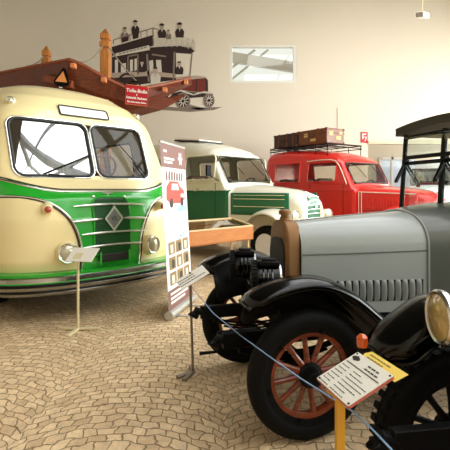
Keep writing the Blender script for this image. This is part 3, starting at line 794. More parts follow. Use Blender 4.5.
def build_vans():
    panes = [(-1.34, -.34, 1.78, 2.34, .10), (-2.85, -1.62, 1.78, 2.34, .10)]
    a = math.radians(-45)
    t = make_van('van', 'white topped deep green vintage van behind the glass display case', 'van', (.64, 10.0, 0), a, 'van_cream', 'van_green', 'van_green', panes,
                 dict(strips=True, mirror=True, wing='van_cream', drive=.42))
    # roof hatch, door mirror seen against the window, little rear view sticker row
    g = MB(); g.box((-1.9, 0, 2.835), (.95, .8, .06), Matrix.Rotation(.10, 3, 'Y')); h = g.build('roof_hatch', M['van_cream'], t, bevel=.02)
    g = MB()
    g.tube([(-2.38, -.41, 2.86), (-1.42, -.41, 2.765), (-1.42, .41, 2.765), (-2.38, .41, 2.86)], .02, 6, True); g.build('hatch_seal', M['trim_dark'], h)
    a = math.radians(-56)
    panes = [(-1.64, -.56, 1.78, 2.34, .10), (-3.15, -1.98, 1.78, 2.38, .05)]
    t = make_van('fire_van', 'red vintage fire brigade van carrying suitcases on its roof rack', 'van', (4.15, 12.0, 0), a, 'red', 'red', 'red', panes,
                 dict(ribs=True, kb=1.18, kh=1.15, crease=True, wing='red', frame='red', mould='red', drive=.42, dash='red'))
    # roof rack
    for y in (-.74, .74):
        for z in (2.80, 2.895):
            g = MB(); g.tube([(-3.6, y, z + .02), (-1.0, y, z)], .014, 6); g.build('rack_rail', M['satin_black'], t)
        for x in (-3.55, -2.9, -2.2, -1.5, -1.03):
            g = MB(); g.tube([(x, y, 2.55), (x, y, 2.90)], .012, 6); g.build('rack_post', M['satin_black'], t)
    for x in lin(-3.55, -1.05, 7):
        g = MB(); g.box((x, 0, 2.895), (.05, 1.48, .025)); g.build('rack_slat', M['satin_black'], t)
    for x in (-3.6, -1.0):
        for z in (2.82, 2.91):
            g = MB(); g.tube([(x, -.74, z), (x, .74, z)], .012, 6); g.build('rack_rail', M['satin_black'], t)
    # suitcases
    R = Matrix.Rotation(a, 3, 'Z')
    def suitcase(x, y, L, Wd, H, m, label, straps):
        p = Vector((4.15, 12.0, 0)) + R @ Vector((x, y, 2.93))
        s = thing('suitcase', label, 'suitcase', p, a)
        g = MB(); g.box((0, 0, H / 2), (L, Wd, H)); g.build('case', M[m], s, bevel=.03, seg=3)
        g = MB(); g.tube([(-L / 2 - .003, -Wd / 2 - .003, H * .68), (L / 2 + .003, -Wd / 2 - .003, H * .68), (L / 2 + .003, Wd / 2 + .003, H * .68), (-L / 2 - .003, Wd / 2 + .003, H * .68)], .008, 6, True); g.build('lid_seam', M['leather'], s)
        for xx in straps:
            g = MB(); 
            for q in ((xx, -Wd / 2 - .006, H / 2, .045, .012, H), (xx, Wd / 2 + .006, H / 2, .045, .012, H), (xx, 0, H + .004, .045, Wd + .024, .012)): g.box(q[:3], q[3:])
            g.build('strap', M['leather_tan'], s)
        for sx in (-1, 1):
            for sy in (-1, 1):
                for zz in (H - .03, .03):
                    g = MB(); g.box((sx * (L / 2 - .03), sy * (Wd / 2 - .03), zz), (.075, .075, .075)); g.build('corner_guard', M['leather_tan' if m == 'leather' else 'leather'], s, bevel=.015)
        g = MB(); g.tube([(-.1, -Wd / 2 - .005, H * .5), (-.08, -Wd / 2 - .05, H * .5), (.08, -Wd / 2 - .05, H * .5), (.1, -Wd / 2 - .005, H * .5)], .012, 8); g.build('handle', M['leather'], s)
        return s, H, L, Wd
    s, H, L, Wd = suitcase(-1.75, -.25, 1.2, .78, .46, 'leather_tan', 'worn tan suitcase with paper labels, nearer the windscreen on the red van', (.25,))
    for (yy, zz, w_, h_) in ((-.2, .30, .16, .12), (.12, .18, .2, .1), (.22, .33, .12, .08)):
        g = MB(); g.box((L / 2 + .003, yy, zz), (.006, w_, h_)); g.build('luggage_label', M['label_paper'], s, smooth=0)
    for (xx, zz, w_, h_) in ((-.25, .3, .16, .12), (.05, .14, .22, .08)):
        g = MB(); g.box((xx, -Wd / 2 - .003, zz), (w_, .006, h_)); g.build('luggage_label', M['label_paper'], s, smooth=0)
    suitcase(-2.95, -.25, 1.12, .80, .45, 'leather', 'dark brown strapped suitcase further back on the red van roof', (-.3, .1, .38))
    # pale vehicle seen through the windscreen of the grey car
    panes = [(-1.34, -.34, 1.78, 2.34, .10), (-2.85, -1.62, 1.78, 2.34, .10)]
    make_van('van', 'white vintage van at the far right beyond the grey open car', 'van', (7.35, 15.3, 0), math.radians(-128), 'white_paint', 'white_paint', 'white_paint', panes, dict(wing='satin_black', bumper='chrome'))
# ================================================================== open veteran cars
def spoke_wheel(parent, c, side, R=.405, wood='wheel_wood', tread=False):
    c = Vector(c); h = .05
    b = MB()
    rr = .062; rc = R - rr
    b.lathe([(rc + rr * math.cos(a), rr * .92 * math.sin(a)) for a in lin(0, 2 * PI, 18)[:-1]], c, 'Y', 56, closed=True)
    if tread:
        for k in range(44):
            for s_ in (-1, 1):
                a = 2 * PI * (k + (.5 if s_ > 0 else 0)) / 44
                p = c + Vector((math.cos(a) * (R - .006), s_ * .026, math.sin(a) * (R - .006)))
                b.box(p, (.02, .042, .030), Matrix.Rotation(-a, 3, 'Y'))
    t = b.build('wheel', M['rubber'], parent)
    b = MB(); b.lathe([(R - .140, -.034), (R - .098, -.047), (R - .102, 0), (R - .098, .047), (R - .140, .034)], c, 'Y', 48, closed=True); b.build('rim', M['satin_black'], t)
    b = MB(); b.lathe([(R - .166, -.026), (R - .136, -.030), (R - .136, .030), (R - .166, .026)], c, 'Y', 48, closed=True); b.build('felloe', M[wood], t)
    for k in range(6):
        a = 2 * PI * k / 6 + .26; b = MB()
        b.lathe([(.012, 0), (.012, side * .012), (.001, side * .014)], c + Vector((math.cos(a) * (R - .122), side * .036, math.sin(a) * (R - .134))), 'Y', 8)
        b.build('rim_bolt', M['satin_black'], t)
    for k in range(12):
        a = 2 * PI * k / 12 + .13; d = Vector((math.cos(a), 0, math.sin(a)))
        b = MB(); b.tube([c + d * r_ for r_ in (.045, .07, .10, .16, R - .18, R - .160)], [.021, .024, .019, .016, .018, .023], 10, flat=1); b.build('spoke', M[wood], t)
    b = MB(); b.lathe([(.078, -.035), (.078, .0), (.078, .032), (.060, .040), (.050, .075), (.046, .095), (.034, .102), (.001, .104)] if side > 0 else [(.078, .035), (.078, 0), (.078, -.032), (.060, -.040), (.050, -.075), (.046, -.095), (.034, -.102), (.001, -.104)], c, 'Y', 28)
    b.build('hub', M['satin_black'], t)
    return t

FEND = [(-.43, .875), (-.38, .92), (-.28, .965), (-.15, .995), (0, 1.005), (.14, .975), (.30, .89), (.48, .745), (.66, .59), (.85, .465), (1.02, .40), (1.12, .385)]
def catmull(P, n=6):
    P = [Vector((p[0], 0, p[1])) for p in P]; out = []
    Q = [P[0] * 2 - P[1]] + P + [P[-1] * 2 - P[-2]]
    for i in range(1, len(Q) - 2):
        for k in range(n):
            t = k / n; a, b, c, d = Q[i - 1:i + 3]
            out.append(.5 * ((2 * b) + (c - a) * t + (2 * a - 5 * b + 4 * c - d) * t * t + (3 * b - a - 3 * c + d) * t ** 3))
    out.append(P[-1]); return out

def fender(rt, sg, m='black', val=True):
    path = catmull(FEND if val else [(x, z + .045 - .09 * sstep(-.1, -.43, x)) for x, z in FEND]); n = len(path)
    cs = [(-.135, -.115), (-.138, -.06), (-.128, -.022), (-.10, -.004), (-.05, .008), (0, .012), (.05, .008), (.10, -.004), (.128, -.022), (.135, -.05)]
    g = MB()
    def f(i, k):
        i = int(i); p = path[i]; t = (path[min(i + 1, n - 1)] - path[max(i - 1, 0)]).normalized(); nn = Vector((-t.z, 0, t.x))
        w = .62 + .38 * sstep(-1, 9, i); y, hh = cs[int(k)]
        return p + Vector((0, sg * .61 - sg * y * w * -1, 0)) * 1 + nn * hh * (.6 + .4 * sstep(-1, 8, i))
    g.grid(f, list(range(n)), list(range(len(cs))))
    # rounded nose lip
    fd = g.build('fender', M[m], rt, solid=.012, smooth=60)
    g = MB(); g.tube([f(i, 0) for i in range(n)], .010, 8); g.tube([f(0, k) for k in range(len(cs))], .010, 8); g.build('fender_bead', M[m], fd)
    # inner valance between fender and frame
    if not val: return
    g = MB(); g.grid(lambda i, k: Vector((path[int(i)].x, sg * (.475 - .17 * k), path[int(i)].z - .05 - .26 * k * min(1, i / 10.0))), list(range(8, n)), [0, .5, 1]); g.build('valance', M['satin_black'], fd, solid=.006)

def hood_sec(x, tab, zb, m1=10, m2=22):
    w, zs, zt = interp(tab, x); pts = [(-w, z) for z in lin(zb, zs, m1)]
    for k in range(1, m2):
        a = PI - PI * k / m2
        pts.append((w * math.copysign(abs(math.cos(a)) ** .82, math.cos(a)), zs + (zt - zs) * abs(math.sin(a)) ** .82))
    return pts + [(w, z) for z in lin(zb, zs, m1)[::-1]]

def make_car(name, label, loc, rz, body, lamps, full, tread=False, wood='wheel_wood'):
    rt = thing(name, label, 'car', loc, rz)
    def loft(tab, xs, zb, nm, m, par=rt, cap0=False, cap1=False, off=0):
        sc = {}
        def f(x, k):
            if x not in sc: sc[x] = hood_sec(x, tab, zb)
            y, z = sc[x][int(k)]; return Vector((x, y, z))
        n = len(hood_sec(xs[0], tab, zb)); g = MB(); g.grid(f, xs, list(range(n)))
        for c_, x in ((cap0, xs[0]), (cap1, xs[-1])):
            if c_:
                o = len(g.v); r_ = [f(x, k) for k in range(n)]; g.v += r_; g.face([o + i for i in range(n)])
        return g.build(nm, m, par, smooth=40), f, n
    # running gear
    for sg in (-1, 1):
        spoke_wheel(rt, (0, sg * .62, .405), sg, tread=tread, wood=wood)
        spoke_wheel(rt, (2.75, sg * .64, .405), sg, tread=tread, wood=wood)
        fender(rt, sg, val=full)
        g = MB(); g.box((1.75, sg * .62, .37), (1.35, .26, .035)); g.build('running_board', M['black'], rt, bevel=.008)
        # leaf spring
        g = MB()
        for k in range(4):
            L = .46 - .09 * k
            g.tube([(x, sg * .34, .44 - .022 * k + .10 * (x / .46) ** 2) for x in lin(-L, L, 10)], .016, 6, flat=.6)
        g.build('leaf_spring', M['satin_black'], rt)
        g = MB(); g.beam((-.48, sg * .34, .56), (3.3, sg * .36, .56), .05, .10); g.tube([(-.46, sg * .34, .56), (-.52, sg * .34, .58), (-.56, sg * .34, .56), (-.5, sg * .34, .53)], .03, 8); g.build('frame_rail', M['satin_black'], rt, bevel=.006)
        # rear fender
        g = MB(); g.grid(lambda a, y: Vector((2.75 + .48 * math.cos(a), sg * y, .40 + .50 * math.sin(a))), [math.radians(v) for v in lin(-5, 185, 24)], [.50, .56, .64, .72, .77]); g.build('rear_fender', M['black'], rt, solid=.012, smooth=60)
    for x in (0, 2.75):
        g = MB(); g.tube([(x, -.60, .405), (x, -.40, .38), (x, .40, .38), (x, .60, .405)], .03, 10); g.build('axle', M['satin_black'], rt)
    g = MB(); g.tube([(.14, -.55, .36), (.14, .55, .36)], .014, 8); g.build('track_rod', M['satin_black'], rt)
    g = MB(); g.tube([(-.12, 0, .50), (-.42, 0, .50), (-.44, 0, .36), (-.56, 0, .36)], .014, 8); g.build('starting_crank', M['satin_black'], rt)
    g = MB(); g.box((.55, 0, .58), (1.0, .56, .12)); g.build('engine_tray', M['satin_black'], rt, smooth=0)
    # radiator: brass shell with rounded shoulders, dark core, filler neck and cap
    rw = .17
    prof = [(-rw, .64), (rw, .64), (rw, 1.13)] + [(rw - .11 + .11 * math.cos(a) , 1.13 + .19 * math.sin(a)) for a in lin(0, PI / 2, 8)[1:]] + [(-rw + .11 - .11 * math.sin(a), 1.13 + .19 * math.cos(a)) for a in lin(0, PI / 2, 8)[:-1]] + [(-rw, 1.13)]
    g = MB(); g.prism(prof, lambda a, c, t: Vector((.05 + t, a, c)), .125); sh = g.build('radiator_shell', M['brass' if full else 'black'], rt, bevel=.025, seg=3)
    g = MB(); inn = [(a * .80, .66 + (c - .64) * .78) for a, c in prof]; g.prism(inn, lambda a, c, t: Vector((.039 + t, a, c)), .012); g.build('radiator_core', M['core'], sh, smooth=0)
    g = MB(); g.lathe([(.042, 0), (.040, .03), (.032, .035), (.032, .05), (.047, .052), (.047, .078), (.030, .09), (.001, .094)], (.11, 0, 1.31), 'Z', 24); g.build('filler_cap', M['brass'], sh)
    # bonnet
    HT = [(.15, .185, 1.075, 1.305), (.5, .25, 1.08, 1.335), (1.12, .355, 1.095, 1.378)]
    bm_, hf, n = loft(HT, lin(.16, 1.12, 16), .64, 'bonnet', M[body])
    g = MB()
    for sg in (-1, 1):
        g.tube([(x, sg * (interp(HT, x)[0] + .001), interp(HT, x)[1]) for x in lin(.17, 1.12, 10)], .006, 6)
    g.tube([(x, 0, interp(HT, x)[2] + .001) for x in lin(.17, 1.12, 10)], .006, 6)
    g.build('bonnet_hinge', M['grey_shaded'], bm_)
    for sg in (-1, 1):
        for k in range(13):
            x = .40 + k * .054; w = interp(HT, x)[0]
            g = MB(); g.grid(lambda u, v: Vector((x + (u - .5) * .032, sg * (w - .002 + .020 * math.sin(max(0, min(1, u)) * PI * .5) * math.sin(v * PI) ** .35), .72 + .165 * v)), lin(0, 1, 5), lin(0, 1, 10)); 
            g.grid(lambda u, v: Vector((x + .016 + u * .001, sg * (w - .002 + (1 - u) * .020 * math.sin(v * PI) ** .35), .72 + .165 * v)), [0, 1], lin(0, 1, 10))
            lv = g.build('louvre', M[body], bm_)
            g = MB(); g.grid(lambda u, v: Vector((x + .017 + u * .016, sg * (interp(HT, x + .017)[0] + .003 + u * .003), .725 + .155 * v)), [0, 1], [0, 1]); g.build('louvre_slot', M['satin_black'], lv, smooth=0, solid=.002)
    # cowl and open body
    CT = [(1.12, .36, 1.095, 1.382), (1.30, .43, 1.11, 1.415), (1.60, .56, 1.12, 1.445), (1.80, .60, 1.13, 1.43)]
    cw, cf, n = loft(CT, lin(1.12, 1.80, 14), .46, 'cowl', M['grey_shaded'] if body == 'grey_paint' else M[body], cap1=True)
    g = MB(); g.tube([cf(1.122, k) for k in range(n)], .009, 6); g.build('cowl_bead', M['grey_paint'], cw)
    BT = [(1.80, .60, 1.08), (2.3, .63, 1.06), (3.0, .62, 1.10), (3.35, .58, 1.10)]
    g = MB()
    for sg in (-1, 1):
        g.grid(lambda x, z: Vector((x, sg * (interp(BT, x)[0]), .46 + z * (interp(BT, x)[1] - .46))), lin(1.80, 3.35, 12), lin(0, 1, 4))
    g.grid(lambda y, z: Vector((3.35, y, .46 + z * .64)), lin(-.58, .58, 6), lin(0, 1, 4))
    g.grid(lambda x, y: Vector((x, y * interp(BT, x)[0], .46)), lin(1.80, 3.35, 6), lin(-1, 1, 4))
    g.build('body_tub', M['grey_shaded'] if body == 'grey_paint' else M[body], rt, solid=.025, smooth=40)
    for x in (2.15, 2.95):
        g = MB(); g.box((x, 0, .74), (.45, 1.1, .16)); g.box((x + .26, 0, .98), (.12, 1.1, .44)); s_ = g.build('bench_seat', M['satin_black'], rt, bevel=.04)
        g = MB(); g.box((x, 0, .57), (.4, 1.0, .19)); g.build('seat_box', M['satin_black'], s_)
    g = MB(); c = Vector((1.98, -.28, 1.28)); R = Matrix.Rotation(math.radians(-50), 3, 'Y')
    R = Matrix.Rotation(math.radians(-40), 3, 'Y')
    g.tube([c + R @ Vector((.2 * math.cos(a), .2 * math.sin(a), 0)) for a in lin(0, 2 * PI, 28)[:-1]], .015, 8, True)
    for a in (0, 1.57, 3.14, 4.71): g.tube([c, c + R @ Vector((.2 * math.cos(a), .2 * math.sin(a), 0))], .01, 6)
    g.tube([c, c + Vector((-.3, 0, -.35))], .018, 8); g.build('steering_wheel', M['satin_black'], rt)
    if full:
        # two piece windscreen, hinge stays, canvas roof
        xw = 1.555; zb_, zm, zt = 1.37, 1.84, 2.085
        for y in (-.54, 0, .50):
            g = MB(); g.beam((xw - .01, y, zb_ - .04), (xw + .05, y, zt), .035, .032 if y else .04, up=(0, 1, 0)); g.build('windscreen_post', M['satin_black'], rt, bevel=.006)
        for z in (zb_, zm - .035, zm + .02, zt - .03):
            xx = xw + .05 * (z - zb_) / .8
            g = MB(); g.beam((xx, -.55, z), (xx, .51, z), .03, .035); g.build('windscreen_rail', M['satin_black'], rt, bevel=.005)
        for (y0, y1) in ((-.54, 0), (0, .50)):
            for z0, z1 in ((zb_, zm - .035), (zm + .02, zt - .03)):
                g = MB(); g.beam((xw + .03, y0, (z0 + z1) / 2), (xw + .03, y1, (z0 + z1) / 2), .006, z1 - z0); g.build('windscreen_pane', M['glass'], rt, smooth=0)
        for y in (-.54, 0, .50):
            g = MB(); p = Vector((xw + .02, y - .035, 1.825))
            g.beam(p, p + Vector((-.13, -.02, -.20)), .022, .03, up=(0, 1, 0))
            for o_ in (-.016, .016): g.beam(p + Vector((o_, 0, -.03)), p + Vector((.115 + o_, -.03, -.23)), .012, .015, up=(0, 1, 0))
            g.tube([p + Vector((.10, -.03, -.235)), p + Vector((.13, -.03, -.235))], .012, 6)
            g.lathe([(.025, -.02), (.025, .02)], p, 'Y', 12)
            g.build('hinge_stay', M['satin_black'], rt)
        def cz(y): return .045 * (1 - (y / .56) ** 2)
        g = MB()
        yy = lin(-.56, .56, 14); xx = [1.53, 1.57, 1.95, 2.6, 3.3, 3.4]
        g.grid(lambda x, y: Vector((x, y, 2.15 + cz(y) + .03 * math.sin((x - 1.53) / 1.87 * PI))), xx, yy)
        g.grid(lambda z, y: Vector((1.53, y, z + cz(y))), [2.075, 2.15], yy)
        g.grid(lambda z, y: Vector((3.4, y, z + cz(y))), [2.075, 2.15], yy)
        for sy in (-1, 1): g.grid(lambda x, z: Vector((x, sy * .56, z + (.03 * (z > 2.11) * math.sin((x - 1.53) / 1.87 * PI)))), xx, [2.075, 2.15])
        g.grid(lambda x, y: Vector((x, y, 2.075 + cz(y))), xx, yy)
        cp = g.build('canopy', M['canopy'], rt, smooth=40)
        for sy in (-1, 1):
            g = MB(); g.tube([(3.3, sy * .58, 1.08), (3.35, sy * .6, 2.15)], .02, 8); g.tube([(2.75, sy * .64, 1.06), (3.32, sy * .6, 1.75)], .015, 8); g.build('hood_bow', M['satin_black'], rt)
    # lamps
    for sg in (-1, 1):
        if lamps == 'drum':
            c = Vector((-.15, sg * .26, .94))
            g = MB(); g.lathe([(.05, .115), (.085, .11), (.095, .09), (.095, -.06), (.108, -.07)], c, 'X', 28); d = g.build('headlamp', M['black'], rt)
            g = MB(); g.lathe([(.098, -.055), (.118, -.065), (.120, -.095), (.106, -.105), (.10, -.08)], c, 'X', 32, closed=True)
            for k in range(28):
                a = 2 * PI * k / 28; g.box(c + Vector((-.08, math.cos(a) * .118, math.sin(a) * .118)), (.036, .010, .010))
            g.build('headlamp_rim', M['satin_black'], d)
            g = MB(); g.lathe([(.105, -.085), (.06, -.10), (.001, -.106)], c, 'X', 28); g.build('headlamp_lens', M['lens'], d)
            g = MB(); g.lathe([(.090, .088), (.099, .092), (.099, .104), (.086, .108)], c, 'X', 28, closed=True); g.build('chrome_band', M['chrome'], d)
            g = MB(); g.box(c + Vector((.02, 0, .105)), (.15, .13, .035)); g.box(c + Vector((.02, 0, .128)), (.10, .09, .02)); g.build('lamp_chimney', M['satin_black'], d, bevel=.008)
            g = MB()
            for z in (-.02, .01, .04): g.lathe([(.0952, z - .006), (.100, z), (.0952, z + .006)], c, 'X', 28)
            g.build('lamp_ribs', M['black'], d)
            g = MB(); g.beam(c + Vector((.02, 0, -.09)), (.0, sg * .33, .60), .03, .03); g.tube([(-.13, sg * .26, .83), (-.06, sg * .26, .70), (0, sg * .30, .62)], .018, 8); g.build('lamp_bracket', M['satin_black'], d)
        else:
            c = Vector((-.21, sg * .37, 1.03)); d_ = Vector((-1, 0, 0))
            g = MB(); g.lathe([(.001, .13), (.03, .125), (.065, .10), (.092, .05), (.100, -.01), (.100, -.03)], c, 'X', 32); d = g.build('headlamp', M['black'], rt)
            g = MB(); g.lathe([(.100, -.012), (.110, -.020), (.112, -.042), (.104, -.052), (.094, -.048), (.096, -.03)], c, 'X', 36, closed=True); g.build('headlamp_rim', M['chrome'], d)
            g = MB(); g.lathe([(.097, -.042), (.075, -.054), (.04, -.062), (.001, -.065)], c, 'X', 32); g.build('headlamp_lens', M['amber_lens'], d); 
            g = MB(); g.tube([(-.16, sg * .37, .94), (-.10, sg * .37, .78), (0, sg * .34, .60)], .02, 8); g.build('lamp_bracket', M['satin_black'], d)
        Rz = Matrix.Rotation(math.radians(-16 if full else -9), 3, 'Z'); d.rotation_euler = (0, 0, math.radians(-16 if full else -9)); d.location = c - Rz @ c
    if not full:
        g = MB(); g.tube([(-.2, -.45, .93), (-.2, .45, .93)], .016, 8); g.build('lamp_bar', M['satin_black'], rt)
        # small orange side lamp on a stalk at the far fender nose
        c = Vector((-.497, .554, .878))
        g = MB(); g.tube([c + Vector((.13, .05, -.06)), c + Vector((.04, .02, -.07)), c + Vector((0, 0, -.03))], .008, 6); g.lathe([(.001, -.035), (.018, -.03), (.022, -.02)], c, 'Z', 16); st = g.build('side_lamp', M['satin_black'], rt)
        g = MB(); g.lathe([(.022, -.02), (.025, .0), (.024, .022), (.014, .034), (.001, .038)], c, 'Z', 20); g.build('side_lamp_lens', M['orange_lens'], st)
    return rt

def build_cars():
    rz = math.radians(15.6)
    make_car('veteran_car', 'grey open veteran car with brass radiator and orange spoked wheels', (.355, 3.28, 0), rz, 'grey_paint', 'drum', True)
    make_car('veteran_car', 'black fendered car at lower right with round yellowed headlamp', (1.175, 1.42, 0), math.radians(8), 'black', 'round', False, tread=True, wood='satin_black')
# ================================================================== painted picture on the back wall
def build_mural():
    D = WALL_Y - .004
    rt = thing('mural', 'painted picture of an open top double deck motor bus on the back wall', 'mural', W(160, 112, D))
    base = W(160, 112, D)
    def mp(z):
        def f(a, c, t):
            p = W(a, c, D) - base; p.y = -z - t; return p
        return f
    def P(name, m, polys, z=.004):
        g = MB()
        for q in polys: g.prism(q, mp(z), .003)
        return g.build(name, M[m], rt, smooth=0)
    def line(pts, w):
        out = []
        for (x0, y0), (x1, y1) in zip(pts, pts[1:]):
            L = math.hypot(x1 - x0, y1 - y0) or 1; nx, ny = -(y1 - y0) / L * w / 2, (x1 - x0) / L * w / 2
            out.append([(x0 + nx, y0 + ny), (x1 + nx, y1 + ny), (x1 - nx, y1 - ny), (x0 - nx, y0 - ny)])
        return out
    def ell(cx, cy, rx, ry, n=24): return [(cx + rx * math.cos(2 * PI * k / n), cy + ry * math.sin(2 * PI * k / n)) for k in range(n)]
    def ring(cx, cy, rx, ry, w, n=28):
        out = []
        for k in range(n):
            a, b_ = 2 * PI * k / n, 2 * PI * (k + 1) / n
            out.append([(cx + rx * math.cos(a), cy + ry * math.sin(a)), (cx + rx * math.cos(b_), cy + ry * math.sin(b_)), (cx + (rx - w) * math.cos(b_), cy + (ry - w) * math.sin(b_)), (cx + (rx - w) * math.cos(a), cy + (ry - w) * math.sin(a))])
        return out
    P('ground_shadow', 'mural_mid', [[(140, 103), (180, 108), (222, 107), (214, 110), (190, 112), (135, 108)], [(188, 104), (206, 109), (198, 110), (180, 106)]], .002)
    P('upper_deck_side', 'mural_dark', [[(112, 47), (153, 35), (153, 46), (112, 56)]], .004)
    P('sign_band', 'mural_light', [[(115.5, 53.5), (149, 45.2), (150, 47.6), (116, 56)]], .008)
    for w_ in [[(119 + k * 3.6, 53.4 - k * .9), (121.4 + k * 3.6, 52.8 - k * .9), (121.4 + k * 3.6, 54 - k * .9), (119 + k * 3.6, 54.6 - k * .9)] for k in range(8)]: P('sign_band_mark', 'mural_mid', [w_], .012)
    P('deck_underside', 'mural_dark', [[(150, 47.5), (180, 45.5), (192, 48), (195.4, 51), (190.5, 54), (176, 53), (162, 52), (150, 54)]], .005)
    P('lower_saloon', 'mural_dark', [[(112, 57), (150, 50), (176, 53), (176, 80), (112, 88)]], .003)
    for w_ in [[[(115, 60), (118, 59.5), (118, 73), (115, 73)], [(121, 64), (126, 63), (126, 72), (121, 73)], [(130, 60), (133, 59.5), (133, 71), (130, 72)], [(134.5, 59), (137, 58.5), (137, 70), (134.5, 71)], [(149, 61), (153, 60), (154, 73), (150, 73)], [(156, 60), (161, 60), (162, 74), (157, 74)]]]: pass
    for w_ in w_: P('saloon_window', 'mural_light', [w_], .008)
    P('door_frame', 'mural_mid', line([(128, 75), (128, 56.5), (138, 54.5), (138, 74)], 1.4) + line([(147, 54), (149, 82)], 2) + line([(152, 54.5), (166, 56.5)], 1.6), .010)
    P('waist_rail', 'mural_skin', [[(112, 73), (150, 71), (176, 74), (176, 78), (150, 76), (112, 78)]], .010)
    P('pillars', 'mural_mid', line([(174.5, 52), (173.5, 80)], 1.8) + line([(192.3, 52), (190, 76)], 1.1), .012)
    P('upper_rail', 'mural_mid', line([(113.5, 44), (113.5, 40), (153, 28.2), (158, 29.5)], .9) + line([(122, 38), (122, 43)], .6) + line([(130, 35.5), (130, 41)], .6) + line([(141, 32), (141, 38)], .6) + line([(147, 30), (147, 36.5)], .6) + line([(153, 28), (153.5, 46)], 1.2), .008)
    rl = line([(153, 38), (180, 37.5), (190, 39.5), (195.4, 42.6), (195.2, 51)], 1.0) + line([(153, 46.4), (180, 45.4), (192, 48), (195.3, 51.2)], 1.1)
    for x in (158, 163.5, 169, 174.5, 180, 185.5, 190.5):
        rl += ring(x, 42 + (x > 183) * 1.6 + (x > 189) * 1.4, 2.1, 3.1, .8, 14) + line([(x + 2.7, 38), (x + 2.7, 47 + (x > 185) * 2)], .7)
    P('front_railing', 'mural_light', rl, .014)
    def person(x, y, s, hat, coat='mural_dark', shirt='mural_light'):
        P('painted_passenger_coat', coat, [[(x - 3.2 * s, y + 11 * s), (x - 3.8 * s, y + 6 * s), (x - 2.4 * s, y + 3.6 * s), (x, y + 3 * s), (x + 2.4 * s, y + 3.6 * s), (x + 3.9 * s, y + 6 * s), (x + 3.3 * s, y + 11 * s)]], .016)
        P('painted_passenger_collar', shirt, [[(x - .8 * s, y + 3 * s), (x + .8 * s, y + 3 * s), (x, y + 6 * s)]], .020)
        P('painted_passenger_face', 'mural_skin', [ell(x, y + 1.1 * s, 1.7 * s, 2.2 * s, 14)], .018)
        P('painted_passenger_hat', 'mural_dark', [ell(x, y - .7 * s, 2.6 * s, .7 * s, 12), [(x - 1.4 * s, y - .7 * s), (x - 1.2 * s, y - 2.2 * s), (x + 1.2 * s, y - 2.2 * s), (x + 1.4 * s, y - .7 * s)]] if hat else [[(x - 1.5 * s, y), (x - 1.3 * s, y - 1.4 * s), (x + 1.3 * s, y - 1.4 * s), (x + 1.5 * s, y)]], .021)
    person(125, 29, 1.1, False, 'mural_mid'); P('painted_passenger_trousers', 'mural_dark', [[(121.5, 38), (128.5, 36.5), (128.5, 41), (122, 43)]], .019)
    person(135.5, 22.5, 1.05, True); P('painted_passenger_trousers', 'mural_dark', [[(132.5, 32), (139, 32), (138.5, 38), (133, 39.5)]], .015)
    person(162, 26, 1.1, True); person(168.5, 31, .75, False, 'mural_mid'); person(179.8, 25, 1.15, True)
    person(179.5, 63, 1.05, False); person(142, 62, .95, True)
    person(155.5, 69, 1.35, False, 'mural_light', 'mural_skin')
    P('white_coat_skirt', 'mural_light', [[(150.6, 82), (160.4, 82), (160, 88), (151, 88)]], .017)
    P('painted_conductor_legs', 'mural_dark', [[(152, 100), (155, 100), (154.5, 107), (152.5, 107)], [(156, 99), (158.5, 99), (160.5, 106), (158, 107)]], .017)
    P('engine_bonnet', 'mural_red', [[(163, 84), (178, 80), (196, 78.5), (196, 92), (180, 90), (163, 97)]], .006)
    P('bonnet_top', 'mural_skin', [[(176, 77), (197, 75.5), (206, 77), (206, 78.6), (196, 79), (177, 81)]], .009)
    P('radiator', 'mural_red', [[(196.5, 79), (206, 78), (208, 80.5), (208.2, 91.5), (206.5, 92.5), (196.5, 92)]], .012)
    P('radiator_edge', 'mural_dark', line([(196.5, 79), (196.5, 92)], 1.1), .014); P('radiator_edge', 'mural_dark', line([(206.4, 79), (206.8, 92)], 1.6), .014)
    P('chassis', 'mural_dark', [[(163, 97), (172, 92), (185, 91), (200, 93), (213, 94), (213, 98), (205, 97), (190, 98), (180, 97), (166, 101)]], .010)
    P('front_fender', 'mural_light', line([(166, 101), (172, 93), (180, 90.5), (188, 93), (194, 95)], 1.6) + line([(193, 95), (204, 92), (212, 93)], 1.4), .016)
    for cx, cy, rx, ry in ((183, 101, 7.4, 8.2), (209, 100.5, 5.6, 7)):
        P('painted_wheel_tyre', 'mural_mid', [ell(cx, cy, rx, ry)], .018)
        P('painted_wheel_hollow', 'mural_dark', [ell(cx, cy, rx * .74, ry * .74)], .020)
        sp = []
        for k in range(5): 
            a = PI * k / 5 + .2; sp += line([(cx - rx * .7 * math.cos(a), cy - ry * .7 * math.sin(a)), (cx + rx * .7 * math.cos(a), cy + ry * .7 * math.sin(a))], .9)
        P('painted_wheel_spokes', 'mural_light', sp + [ell(cx, cy, 1.5, 1.6, 12)], .022)
    P('rear_wheel', 'mural_dark', ring(127, 82, 9, 9, 2.2), .013)

